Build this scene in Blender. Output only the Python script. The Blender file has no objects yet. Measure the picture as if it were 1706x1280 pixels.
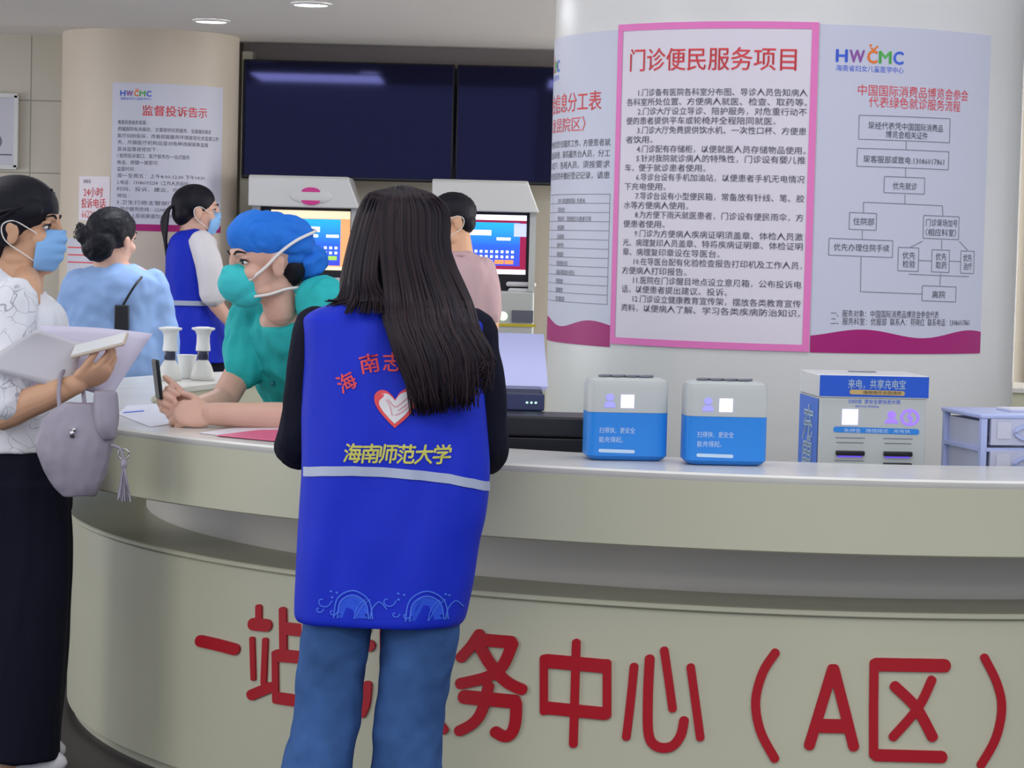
import bpy, bmesh, math, random
from mathutils import Vector as V, Matrix, noise
random.seed(7)
SC = bpy.context.scene
COL = SC.collection
sin, cos, pi = math.sin, math.cos, math.pi

# ------------------------------------------------------------------ camera, world, light, exposure
FPX, PITCH, ROLL, CAMZ = 4200.0, 0.0567, 0.0252, 1.5
_rt, _up = V((1, 0, 0)), V((0, sin(PITCH), cos(PITCH)))
CF = V((0, cos(PITCH), -sin(PITCH)))
CR = _rt*cos(ROLL) + _up*sin(ROLL)
CU = _up*cos(ROLL) - _rt*sin(ROLL)
CAM = V((0, 0, CAMZ))
cd = bpy.data.cameras.new('camera'); cam = bpy.data.objects.new('camera', cd); COL.objects.link(cam)
M = Matrix((CR, CU, -CF)).transposed().to_4x4(); M.translation = CAM
cam.matrix_world = M
cd.sensor_fit = 'HORIZONTAL'; cd.sensor_width = 36.0; cd.lens = FPX/1706*36; cd.clip_end = 200
SC.camera = cam
SC.view_settings.view_transform = 'Standard'; SC.view_settings.look = 'None'
SC.view_settings.gamma = 1.0; SC.view_settings.use_curve_mapping = False
SC.view_settings.exposure = 0.0
w = bpy.data.worlds.new('hall'); SC.world = w; w.use_nodes = True
w.node_tree.nodes['Background'].inputs[0].default_value = (0.80, 0.84, 1.0, 1)
w.node_tree.nodes['Background'].inputs[1].default_value = 1.0

def area(name, loc, sx, sy, power, color=(1, 1, 1), rot=(0, 0, 0)):
    l = bpy.data.lights.new(name, 'AREA'); l.shape = 'RECTANGLE'; l.size = sx; l.size_y = sy
    l.energy = power; l.color = color
    o = bpy.data.objects.new(name, l); o.location = loc; o.rotation_euler = rot; COL.objects.link(o); return o
area('hall_panel_light', (0.6, 3.4, 3.38), 5.0, 1.2, 70, (0.97, 0.98, 1.0))
area('hall_panel_light', (0.4, 0.4, 3.38), 6.0, 1.4, 150, (0.98, 0.99, 1.0))
area('hall_panel_light', (0.0, -2.8, 3.38), 7.0, 1.4, 170, (0.98, 0.99, 1.0))
area('hall_panel_light', (1.0, 6.2, 3.38), 3.0, 0.8, 26, (0.90, 0.92, 1.0))
area('hall_panel_light', (-2.6, 7.6, 3.38), 1.0, 2.2, 26, (0.97, 0.98, 1.0))
area('hall_panel_light', (3.9, 7.0, 3.38), 1.0, 2.2, 26, (0.97, 1.0, 0.99))

area('side_fill_light', (2.6, 11.75, 1.35), 2.0, 1.5, 62, (1.0, 0.98, 0.95), (0, pi/2, 0))  # fill added to brighten the back area, from the window side
area('side_fill_light', (-5.4, 10.2, 1.45), 2.0, 3.6, 50, (1.0, 0.98, 0.96), (0, -pi/2, 0))  # added fill for the back left, no window there
area('side_fill_light', (-5.2, 4.2, 1.6), 2.4, 3.4, 75, (1.0, 0.99, 0.97), (0, -pi/2, -0.45))  # added fill for the left of the counter and the visitor

# ------------------------------------------------------------------ helpers
def P(px, py, d):
    r = CF + CR*((px-853)/FPX) + CU*((640-py)/FPX)
    return CAM + r*(d/r.y)
def cyl_hit(px, py, cx, cy, R):
    r = CF + CR*((px-853)/FPX) + CU*((640-py)/FPX)
    a = r.x**2+r.y**2; b = -2*(r.x*cx+r.y*cy); c = cx*cx+cy*cy-R*R
    q = max(b*b-4*a*c, 0.0); t = (-b-math.sqrt(q))/(2*a)
    p = CAM + r*t
    return math.atan2(p.x-cx, cy-p.y), p.z
def S(r, g, b):
    f = lambda c: (c/255/12.92) if c/255 <= 0.04045 else ((c/255+0.055)/1.055)**2.4
    return (f(r), f(g), f(b), 1)
def mat(name, col, rough=0.55, spec=0.4, metal=0.0, emit=None, es=1.0, nscale=0, namt=0.0, bump=0.0, bscale=200, coat=0.0):
    m = bpy.data.materials.new(name); m.use_nodes = True; nt = m.node_tree; b = nt.nodes['Principled BSDF']
    b.inputs['Base Color'].default_value = col; b.inputs['Roughness'].default_value = rough
    b.inputs['Specular IOR Level'].default_value = spec; b.inputs['Metallic'].default_value = metal
    b.inputs['Coat Weight'].default_value = coat
    if emit: b.inputs['Emission Color'].default_value = emit; b.inputs['Emission Strength'].default_value = es
    if nscale or bump:
        tc = nt.nodes.new('ShaderNodeTexCoord')
    if nscale:
        n = nt.nodes.new('ShaderNodeTexNoise'); n.inputs['Scale'].default_value = nscale; n.inputs['Detail'].default_value = 5
        nt.links.new(tc.outputs['Object'], n.inputs['Vector'])
        r = nt.nodes.new('ShaderNodeValToRGB'); e = r.color_ramp.elements
        e[0].position = 0.3; e[1].position = 0.7
        e[0].color = tuple(c*(1-namt) for c in col[:3])+(1,); e[1].color = tuple(min(1, c*(1+namt*0.6)) for c in col[:3])+(1,)
        nt.links.new(n.outputs['Fac'], r.inputs[0]); nt.links.new(r.outputs[0], b.inputs['Base Color'])
    if bump:
        n2 = nt.nodes.new('ShaderNodeTexNoise'); n2.inputs['Scale'].default_value = bscale; n2.inputs['Detail'].default_value = 3
        nt.links.new(tc.outputs['Object'], n2.inputs['Vector'])
        bp = nt.nodes.new('ShaderNodeBump'); bp.inputs['Strength'].default_value = bump; bp.inputs['Distance'].default_value = 0.004
        nt.links.new(n2.outputs['Fac'], bp.inputs['Height']); nt.links.new(bp.outputs[0], b.inputs['Normal'])
    return m
def link(nt, a, b): nt.links.new(a, b)

class MB:
    def __init__(s): s.v = []; s.f = []; s.m = []
    def add(s, vs, fs, mi=0):
        o = len(s.v); s.v += [V(p) for p in vs]
        s.f += [tuple(i+o for i in f) for f in fs]; s.m += [mi]*len(fs); return s
    def box(s, c, size, rz=0, mi=0, Mx=None):
        hx, hy, hz = (q/2 for q in size); R = Mx or Matrix.Rotation(rz, 3, 'Z'); c = V(c)
        vs = [c+R @ V((x*hx, y*hy, z*hz)) for x in (-1, 1) for y in (-1, 1) for z in (-1, 1)]
        return s.add(vs, [(0, 1, 3, 2), (4, 6, 7, 5), (0, 4, 5, 1), (2, 3, 7, 6), (0, 2, 6, 4), (1, 5, 7, 3)], mi)
    def ell(s, c, r, R=None, n=20, mi=0):
        c = V(c); R = R or Matrix.Identity(3); m = n//2; vs = [c+R @ V((0, 0, r[2]))]
        for i in range(1, m):
            t = pi*i/m
            for j in range(n):
                a = 2*pi*j/n; vs.append(c+R @ V((r[0]*sin(t)*cos(a), r[1]*sin(t)*sin(a), r[2]*cos(t))))
        vs.append(c-R @ V((0, 0, r[2]))); fs = []
        for j in range(n): fs.append((0, 1+j, 1+(j+1) % n))
        for i in range(m-2):
            for j in range(n):
                a = 1+i*n+j; b = 1+i*n+(j+1) % n; fs.append((a, a+n, b+n, b))
        L = len(vs)-1; k = 1+(m-2)*n
        for j in range(n): fs.append((L, k+(j+1) % n, k+j))
        return s.add(vs, fs, mi)
    def rings(s, rs, cap0=True, cap1=True, mi=0, close=True):
        n = len(rs[0]); vs = [p for r in rs for p in r]; fs = []
        for i in range(len(rs)-1):
            for j in range(n if close else n-1):
                a = i*n+j; b = i*n+(j+1) % n; fs.append((a, b, b+n, a+n))
        if cap0: fs.append(tuple(range(n))[::-1])
        if cap1: fs.append(tuple(range(len(vs)-n, len(vs))))
        return s.add(vs, fs, mi)
    def tube(s, pts, rad, n=10, res=4, mi=0, flat=None, round_caps=True):
        pts = [V(p) for p in pts]
        if not hasattr(rad, '__len__'): rad = [rad]*len(pts)
        if res > 1 and len(pts) > 2: pts, rad = spline(pts, rad, res)
        if round_caps:
            d0 = (pts[0]-pts[1]).normalized(); d1 = (pts[-1]-pts[-2]).normalized()
            P0, R0, P1, R1 = [], [], [], []
            for k in (1.0, 0.86, 0.5):
                P0.append(pts[0]+d0*rad[0]*k); R0.append(rad[0]*max(math.sqrt(1-k*k), 0.08))
            for k in (0.5, 0.86, 1.0):
                P1.append(pts[-1]+d1*rad[-1]*k); R1.append(rad[-1]*max(math.sqrt(1-k*k), 0.08))
            pts = P0+pts+P1; rad = R0+list(rad)+R1
        rs = []; ref = None
        for i, p in enumerate(pts):
            t = (pts[min(i+1, len(pts)-1)]-pts[max(i-1, 0)]).normalized()
            if ref is None:
                ref = V((0, 0, 1)) if abs(t.z) < 0.9 else V((1, 0, 0))
                if flat is not None: ref = V(flat[0])
            x = (ref-t*ref.dot(t)).normalized(); y = t.cross(x); ref = x
            k = flat[1] if flat is not None else 1.0
            rs.append([p+x*(rad[i]*k*cos(2*pi*j/n))+y*(rad[i]*sin(2*pi*j/n)) for j in range(n)])
        return s.rings(rs, mi=mi)

def spline(pts, rad, res):
    P_, R_ = [], []; n = len(pts)
    for i in range(n-1):
        p0, p1, p2, p3 = pts[max(i-1, 0)], pts[i], pts[i+1], pts[min(i+2, n-1)]
        for k in range(res):
            t = k/res
            P_.append(0.5*((2*p1)+(p2-p0)*t+(2*p0-5*p1+4*p2-p3)*t*t+(-p0+3*p1-3*p2+p3)*t**3))
            R_.append(rad[i]+(rad[i+1]-rad[i])*(t*t*(3-2*t)))
    P_.append(pts[-1]); R_.append(rad[-1]); return P_, R_
def sring(c, ux, uy, a, b, n=40, e=2.4):
    """superellipse ring about c in the plane of the unit vectors ux, uy"""
    c, ux, uy = V(c), V(ux), V(uy); out = []
    for j in range(n):
        t = 2*pi*j/n; q = lambda v: math.copysign(abs(v)**(2/e), v)
        out.append(c+ux*(a*q(cos(t)))+uy*(b*q(sin(t))))
    return out
def lerp_rows(rows, k):
    """densify rows of numbers with Catmull-Rom"""
    out = []; n = len(rows)
    for i in range(n-1):
        a, b, c, d = rows[max(i-1, 0)], rows[i], rows[i+1], rows[min(i+2, n-1)]
        for s in range(k):
            t = s/k
            out.append(tuple(0.5*(2*q+(r-p)*t+(2*p-5*q+4*r-u)*t*t+(-p+3*q-3*r+u)*t**3) for p, q, r, u in zip(a, b, c, d)))
    out.append(tuple(rows[-1])); return out

def obj(name, mb, mats, parent=None, smooth=True, voxel=None, it=4, disp=None, bevel=0, origin=None, kind=None, label=None, auto=None):
    off = V((0, 0, 0))
    p = parent
    while p is not None: off += p.location; p = p.parent
    if parent is None: off = V(origin) if origin is not None else V((0, 0, 0))
    me = bpy.data.meshes.new(name); me.from_pydata([tuple(v-off) for v in mb.v], [], mb.f)
    mats = mats if isinstance(mats, (list, tuple)) else [mats]
    for m in mats: me.materials.append(m)
    if len(mats) > 1: me.polygons.foreach_set('material_index', mb.m)
    if voxel:
        t = bpy.data.objects.new('tmp', me); COL.objects.link(t)
        bmx = bmesh.new(); bmx.from_mesh(me); bmesh.ops.recalc_face_normals(bmx, faces=bmx.faces); bmx.to_mesh(me); bmx.free()
        r = t.modifiers.new('r', 'REMESH'); r.mode = 'VOXEL'; r.voxel_size = voxel
        if it: q = t.modifiers.new('s', 'SMOOTH'); q.iterations = it; q.factor = 0.5
        dg = bpy.context.evaluated_depsgraph_get(); dg.update()
        m2 = bpy.data.meshes.new_from_object(t.evaluated_get(dg)); bpy.data.objects.remove(t); bpy.data.meshes.remove(me)
        m2.name = name; me = m2
        if not me.materials:
            for m in mats: me.materials.append(m)
    if disp:
        nr = [v.normal.copy() for v in me.vertices]
        for v, n in zip(me.vertices, nr): v.co += n*disp(v.co+off, n)
    if smooth: me.polygons.foreach_set('use_smooth', [True]*len(me.polygons))
    if not voxel:
        bmx = bmesh.new(); bmx.from_mesh(me); bmesh.ops.recalc_face_normals(bmx, faces=bmx.faces); bmx.to_mesh(me); bmx.free()
    if auto:
        me.set_sharp_from_angle(angle=math.radians(auto))
    o = bpy.data.objects.new(name, me); COL.objects.link(o)
    if parent is not None: o.parent = parent
    else: o.location = off
    if bevel:
        b = o.modifiers.new('bevel', 'BEVEL'); b.width = bevel; b.segments = 3; b.limit_method = 'ANGLE'
        me.set_sharp_from_angle(angle=math.radians(40))
    if kind: o['kind'] = kind
    if label: o['label'] = label
    return o
def thing(name, label, cat, loc=(0, 0, 0), group=None):
    o = bpy.data.objects.new(name, None); COL.objects.link(o); o.location = loc; o.empty_display_size = 0.1
    o['label'] = label; o['category'] = cat
    if group: o['group'] = group
    return o
def tag(o, label, cat, group=None):
    o['label'] = label; o['category'] = cat
    if group: o['group'] = group
    return o
def struct(name, mb, m, **k): return obj(name, mb, m, kind='structure', **k)

# ---- lettering
_tc = {}
def text2d(body, res=2, bold=0.0):
    key = (body, res, bold)
    if key in _tc: return _tc[key]
    c = bpy.data.curves.new('t', 'FONT'); c.body = body; c.resolution_u = res; c.offset = bold; c.size = 1.0
    o = bpy.data.objects.new('t', c); COL.objects.link(o)
    dg = bpy.context.evaluated_depsgraph_get(); dg.update()
    m = bpy.data.meshes.new_from_object(o.evaluated_get(dg))
    vs = [(v.co.x, v.co.y) for v in m.vertices]; fs = [tuple(p.vertices) for p in m.polygons]
    bpy.data.objects.remove(o); bpy.data.curves.remove(c); bpy.data.meshes.remove(m)
    _tc[key] = (vs, fs); return vs, fs
class Sheet:
    """flat layout (u to the right, v downwards, metres) laid on any surface by fn(u, v, lift)"""
    def __init__(s, fn): s.fn = fn
    def grid(s, mb, u0, v0, u1, v1, e=0.0, nu=None, nv=1, mi=0):
        nu = nu or max(1, int(abs(u1-u0)/0.02)); vs = []; fs = []
        for j in range(nv+1):
            for i in range(nu+1): vs.append(s.fn(u0+(u1-u0)*i/nu, v0+(v1-v0)*j/nv, e))
        for j in range(nv):
            for i in range(nu):
                a = j*(nu+1)+i; fs.append((a, a+nu+1, a+nu+2, a+1))
        mb.add(vs, fs, mi); return mb
    def slab(s, mb, u0, v0, u1, v1, t=0.002, nv=1):
        """a sheet of real thickness"""
        nu = max(2, int(abs(u1-u0)/0.02)); A = []; B = []
        path = [(u0+(u1-u0)*i/nu, v0) for i in range(nu+1)]+[(u1-(u1-u0)*i/nu, v1) for i in range(nu+1)]
        n = nu+1
        vs = [s.fn(u, v, t) for u, v in path]+[s.fn(u, v, 0.0005) for u, v in path]; N = len(path); fs = []
        for i in range(nu): fs.append((i, N-1-i, N-2-i, i+1)); fs.append((N+i, N+i+1, 2*N-2-i, 2*N-1-i))
        for i in range(N): fs.append((i, (i+1) % N, N+(i+1) % N, N+i))
        mb.add(vs, fs); return mb
    def text(s, mb, body, u, v, h, width=None, align='l', e=0.003, res=1, bold=0.0, slant=0.0, mi=0, rot=0.0):
        if bold:
            k = bold*h*1.6
            for ox, oy in ((-k, 0), (k, 0), (0, -k), (0, k)): s.text(mb, body, u+ox, v+oy, h, width, align, e, res, 0.0, slant, mi, rot)
            return mb
        vs, fs = text2d(body, res)
        if not vs: return mb
        x0 = min(p[0] for p in vs); x1 = max(p[0] for p in vs)
        sx = h if width is None else width/(x1-x0)
        W = (x1-x0)*sx
        du = {'l': 0, 'c': -W/2, 'r': -W}[align]
        ca, sa = cos(rot), sin(rot); out = []
        for x, y in vs:
            a = (x-x0)*sx+du+slant*(y*h); b = (0.36-y)*h
            out.append(s.fn(u+a*ca-b*sa, v+a*sa+b*ca, e))
        mb.add(out, fs, mi); return mb
    def poly(s, mb, pts, e=0.002, mi=0):
        bmx = bmesh.new(); vv = [bmx.verts.new((p[0], p[1], 0)) for p in pts]; bmx.faces.new(vv)
        bmesh.ops.triangulate(bmx, faces=bmx.faces); bmx.verts.index_update()
        mb.add([s.fn(v.co.x, v.co.y, e) for v in bmx.verts], [tuple(v.index for v in f.verts) for f in bmx.faces], mi); bmx.free(); return mb
    def stroke(s, mb, pts, wd, e=0.002, mi=0, depth=0.0, n=6):
        """round-ended ribbon"""
        pts = [V((p[0], p[1], 0)) for p in pts]
        if len(pts) > 2: pts, _ = spline(pts, [1]*len(pts), 5)
        else: pts = [pts[0].lerp(pts[1], k/6) for k in range(7)]
        L, R_ = [], []; h = wd/2
        for i, p in enumerate(pts):
            t = (pts[min(i+1, len(pts)-1)]-pts[max(i-1, 0)]).normalized(); q = V((-t.y, t.x, 0))
            L.append(p+q*h); R_.append(p-q*h)
        t0 = (pts[1]-pts[0]).normalized(); t1 = (pts[-1]-pts[-2]).normalized()
        def cap(c, t):
            q = V((-t.y, t.x, 0)); return [c+q*h*cos(a)+t*h*0.85*sin(a) for a in [pi*k/n for k in range(1, n)]]
        k = len(pts)
        ends1 = cap(pts[-1], t1); ends0 = cap(pts[0], -t0)
        vs = L+R_; fs = [(i, k+i, k+i+1, i+1) for i in range(k-1)]
        o1 = len(vs); vs += ends1; fs.append(tuple([k-1]+list(range(o1, o1+len(ends1)))+[2*k-1])[::-1])
        o0 = len(vs); vs += ends0; fs.append(tuple([k]+list(range(o0, o0+len(ends0)))+[0])[::-1])
        top = [s.fn(v.x, v.y, e+depth) for v in vs]
        mb.add(top, fs, mi)
        if depth:
            loop = list(range(k))+list(range(o1, o1+len(ends1)))+list(range(2*k-1, k-1, -1))+list(range(o0, o0+len(ends0)))
            m = len(loop); vv = [s.fn(vs[i].x, vs[i].y, e+depth) for i in loop]+[s.fn(vs[i].x, vs[i].y, e) for i in loop]
            mb.add(vv, [(i, (i+1) % m, m+(i+1) % m, m+i) for i in range(m)], mi)
        return mb
def cyl_fn(cx, cy, R, a0, ztop):
    return lambda u, v, e: V((cx+(R+e)*sin(a0+u/R), cy-(R+e)*cos(a0+u/R), ztop-v))
def plane_fn(o, U, Vd, N):
    o, U, Vd, N = V(o), V(U), V(Vd), V(N)
    return lambda u, v, e: o+U*u+Vd*v+N*e

# ------------------------------------------------------------------ materials
M_counter = mat('counter_paint', S(196, 196, 172), 0.35, 0.4, nscale=1.5, namt=0.03)
M_ledge = mat('ledge_stone', S(215, 214, 208), 0.25, 0.5, nscale=6, namt=0.05)
M_recess = mat('recess_paint', S(208, 204, 196), 0.4, 0.4)
M_red = mat('red_letter', S(176, 18, 34), 0.4, 0.4)
M_marble = mat('column_marble', S(226, 225, 222), 0.3, 0.45, nscale=2.2, namt=0.05)
M_wall = mat('wall_beige', S(205, 196, 180), 0.35, 0.4, nscale=1.2, namt=0.04)
M_pillar = mat('pillar_beige', S(212, 200, 184), 0.4, 0.35, nscale=1.6, namt=0.06)
M_ceil = mat('ceiling_white', S(232, 229, 226), 0.8, 0.2)
M_paper = mat('poster_paper', S(208, 210, 226), 0.45, 0.35)
M_paperp = mat('poster_pink_paper', S(230, 222, 232), 0.45, 0.35)
M_pink = mat('pink_border', S(238, 128, 196), 0.45, 0.3)
M_magenta = mat('magenta_print', S(172, 30, 118), 0.45, 0.3)
M_inkred = mat('red_ink', S(228, 78, 84), 0.5, 0.3)
M_ink = mat('dark_ink', S(84, 84, 98), 0.5, 0.3)
M_inkgrey = mat('grey_ink', S(130, 132, 145), 0.5, 0.3)
M_inkblue = mat('blue_ink', S(74, 110, 225), 0.5, 0.3)
M_inkgreen = mat('green_ink', S(96, 190, 96), 0.5, 0.3)
M_inkorange = mat('orange_ink', S(240, 130, 60), 0.5, 0.3)
M_black = mat('black_plastic', S(22, 23, 32), 0.35, 0.4)
M_navyplastic = mat('navy_plastic', S(38, 44, 70), 0.3, 0.5)
M_white = mat('white_plastic', S(222, 224, 224), 0.35, 0.4)
M_grey = mat('grey_plastic', S(192, 197, 196), 0.4, 0.4)
M_bluep = mat('blue_plastic', S(42, 136, 226), 0.35, 0.4)
M_blue2 = mat('sign_blue', S(30, 88, 205), 0.4, 0.4)
M_skin = mat('skin', S(222, 178, 158), 0.5, 0.35, nscale=14, namt=0.06)
M_skin2 = mat('skin_tan', S(212, 166, 134), 0.5, 0.35, nscale=14, namt=0.06)
M_hairk = mat('black_hair', S(22, 22, 32), 0.55, 0.22, bump=0.3, bscale=160)
M_eyew = mat('eye_white', S(235, 232, 228), 0.25, 0.5)
M_iris = mat('dark_iris', S(30, 22, 20), 0.2, 0.5)
M_mask = mat('blue_mask', S(140, 190, 242), 0.7, 0.2, bump=0.25, bscale=90)
M_strap = mat('white_strap', S(236, 232, 228), 0.7, 0.2)
# ------------------------------------------------------------------ the setting
# floor: dark polished tile
M_floor = mat('dark_floor', S(46, 40, 41), 0.45, 0.15)
nt = M_floor.node_tree; tc = nt.nodes.new('ShaderNodeTexCoord'); br = nt.nodes.new('ShaderNodeTexBrick')
br.offset = 0; br.inputs['Scale'].default_value = 1.0; br.inputs['Brick Width'].default_value = 0.8; br.inputs['Row Height'].default_value = 0.8
br.inputs['Mortar Size'].default_value = 0.004
br.inputs['Color1'].default_value = S(46, 40, 41); br.inputs['Color2'].default_value = S(40, 35, 37); br.inputs['Mortar'].default_value = S(26, 23, 24)
nt.links.new(tc.outputs['Object'], br.inputs['Vector']); nt.links.new(br.outputs['Color'], nt.nodes['Principled BSDF'].inputs['Base Color'])
struct('floor', MB().box((1, 5.5, -0.05), (15, 19, 0.1)), M_floor, smooth=False)
struct('ceiling', MB().box((1, 12.2, 2.5), (15, 6.0, 0.1)), M_ceil, smooth=False)
struct('ceiling_hall', MB().box((1, 2.6, 3.5), (15, 13.2, 0.1)), M_ceil, smooth=False)
struct('trim_1', MB().box((1, 9.175, 2.975), (15, 0.05, 0.95)), M_ceil, smooth=False)
# marble cladding with joints for the back wall on the left
M_tile = mat('wall_tile', S(205, 200, 184), 0.16, 0.5)
nt = M_tile.node_tree; tc = nt.nodes.new('ShaderNodeTexCoord'); br = nt.nodes.new('ShaderNodeTexBrick'); mp = nt.nodes.new('ShaderNodeMapping')
mp.inputs['Rotation'].default_value = (pi/2, 0, 0)
br.offset = 0; br.inputs['Scale'].default_value = 1.0; br.inputs['Brick Width'].default_value = 1.2; br.inputs['Row Height'].default_value = 0.355
br.inputs['Mortar Size'].default_value = 0.003
br.inputs['Color1'].default_value = S(206, 201, 186); br.inputs['Color2'].default_value = S(199, 194, 178); br.inputs['Mortar'].default_value = S(150, 145, 130)
nt.links.new(tc.outputs['Object'], mp.inputs[0]); nt.links.new(mp.outputs[0], br.inputs['Vector']); nt.links.new(br.outputs['Color'], nt.nodes['Principled BSDF'].inputs['Base Color'])
struct('wall_left', MB().box((-3.7, 12.5, 1.225), (3.8, 0.1, 2.45)), M_tile, smooth=False)
struct('wall_back', MB().box((0.9, 12.8, 1.225), (5.4, 0.1, 2.45)), M_wall, smooth=False)
struct('trim_2', MB().box((0.35, 12.70, 2.40), (3.46, 0.1, 0.1)), mat('soffit_shadow_tone', S(150, 140, 138), 0.5), smooth=False)  # brown band has the shadow under the soffit put into its colour
struct('trim_3', MB().box((-1.345, 12.62, 1.2), (0.05, 0.24, 2.4)), mat('recess_jamb', S(176, 176, 160), 0.4), smooth=False)
struct('wall_right', MB().box((5.5, 12.5, 1.225), (3.8, 0.1, 2.45)), M_tile, smooth=False)

# round pillar at the back left
PX, PY, PR = -1.79, 12.3, 0.425
def cyl(mb, cx, cy, R, z0, z1, n=96):
    return mb.rings([[V((cx+R*cos(2*pi*j/n), cy+R*sin(2*pi*j/n), z)) for j in range(n)] for z in (z0, z1)])
pl = obj('round_pillar', cyl(MB(), PX, PY, PR, 0, 2.45), M_pillar, origin=(PX, PY, 0), auto=40)
pl['kind'] = 'structure'
# the big marble column inside the reception ring
CX, CY = 0.8776, 8.331
RR, RP, RC = 2.457, 2.3124, 0.7643
cl = obj('marble_column', cyl(MB(), CX, CY, RC, 0, 3.45, 160), M_marble, origin=(CX, CY, 0), auto=40)
cl['kind'] = 'structure'

# window wall far to the right of the column
wm = MB(); M_frame = mat('window_frame', S(30, 32, 36), 0.4)
x0, x1, yw = 2.60, 3.6, 12.36
for z in (2.2, 1.42, 1.30, 1.02, 0.30): wm.box(((x0+x1)/2, yw, z), (x1-x0, 0.05, 0.03))
for x in (x0+0.012, 3.1, x1): wm.box((x, yw, 1.25), (0.03, 0.05, 1.93))
wo = struct('window_1', wm, M_frame, smooth=False)
gp = MB(); gp.box(((x0+x1)/2, yw+0.01, 1.25), (x1-x0, 0.008, 1.9))
obj('pane', gp, mat('frosted_pane', S(208, 210, 220), 0.25, 0.5), wo, smooth=False)

# downlights
M_lamp = mat('lamp_lens', S(255, 252, 245), 0.4, emit=(1, 0.97, 0.93, 1), es=14)
for (x, y, la) in ((352, 34, 'round recessed downlight near the pillar, the farther of the two'), (518, 6, 'round recessed downlight at the top edge, the nearer of the two')):
    r = CF + CR*((x-853)/FPX) + CU*((640-y)/FPX); p = CAM+r*((2.45-CAMZ)/r.z)
    t = thing('downlight', la, 'ceiling light', (p.x, p.y, 2.45), 'downlights in the low ceiling')
    mb = MB(); n = 40
    rr = [[V((p.x+a*cos(2*pi*j/n), p.y+a*sin(2*pi*j/n), z)) for j in range(n)] for a, z in ((0.084, 2.4495), (0.082, 2.443), (0.072, 2.440), (0.068, 2.446))]
    obj('trim_ring', mb.rings(rr, cap0=False, cap1=False), M_white, t)
    mb = MB(); obj('lamp_lens', mb.rings([[V((p.x+0.069*cos(2*pi*j/n), p.y+0.069*sin(2*pi*j/n), z)) for j in range(n)] for z in (2.4435, 2.449)]), M_lamp, t)

M_panel = mat('panel_lens', S(250, 250, 255), 0.4, emit=(0.93, 0.94, 1, 1), es=11)
for x_ in (-1.2, 0.55):  # out of view, added for the reflections in the television glass
    t = thing('ceiling_panel', 'unseen luminous panel placed in the low ceiling for the television reflection, %s' % ('left one' if x_ < 0 else 'right one'), 'ceiling light', (x_, 9.78, 2.45), 'luminous ceiling panels')
    obj('frame', MB().box((x_, 9.78, 2.4465), (0.79, 0.70, 0.007)), M_white, t, smooth=False)
    obj('lamp_lens', MB().box((x_, 9.78, 2.442), (0.75, 0.66, 0.006)), M_panel, t, smooth=False)
# ------------------------------------------------------------------ reception counter ring
ZT, ZB, ZL = 0.9662, 0.7837, 0.6303
GAP0, GAP1 = math.radians(112), math.radians(142)
def revolve(mb, prof, n=260, a0=GAP1-2*pi, a1=GAP0):
    rs = []
    for i in range(n+1):
        a = a0+(a1-a0)*i/n; rs.append([V((CX+r*sin(a), CY-r*cos(a), z)) for r, z in prof])
    return mb.rings(rs)
ct = thing('reception_counter', 'cream ring-shaped reception counter with red lettering around the marble column', 'counter', (CX, CY, 0))
obj('worktop', revolve(MB(), [(2.05, ZT-0.02), (2.05, ZT-0.003), (2.054, ZT), (RR-0.006, ZT), (RR, ZT-0.005), (RR, ZT-0.012), (RR-0.004, ZT-0.02)]), M_ledge, ct, auto=35, label='pale stone worktop')
obj('upper_band', revolve(MB(), [(2.06, ZB), (2.06, ZT-0.02), (RR-0.003, ZT-0.02), (RR-0.003, ZB+0.004), (RR-0.008, ZB)]), M_counter, ct, auto=35)
obj('recess_wall', revolve(MB(), [(2.0, 0.55), (2.0, ZB), (2.06, ZB), (2.06, 0.55)]), M_recess, ct, auto=35, label='shaded grey recess between the two bands')
obj('lower_panel', revolve(MB(), [(2.0, 0.0), (2.0, ZL-0.01), (RP-0.02, ZL-0.01), (RP-0.012, ZL-0.02), (RP-0.012, 0.03), (RP-0.03, 0.03), (RP-0.03, 0.0)]), M_counter, ct, auto=35)
obj('panel_lip', revolve(MB(), [(2.0, ZL-0.012), (2.0, ZL), (RP-0.004, ZL), (RP, ZL-0.003), (RP, ZL-0.011), (RP-0.004, ZL-0.014)]), M_counter, ct, auto=35)
obj('inner_desk', revolve(MB(), [(1.45, 0.72), (1.45, 0.75), (1.999, 0.75), (1.999, 0.72)], 120, math.radians(-42), math.radians(100)), M_ledge, ct, auto=35)

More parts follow.
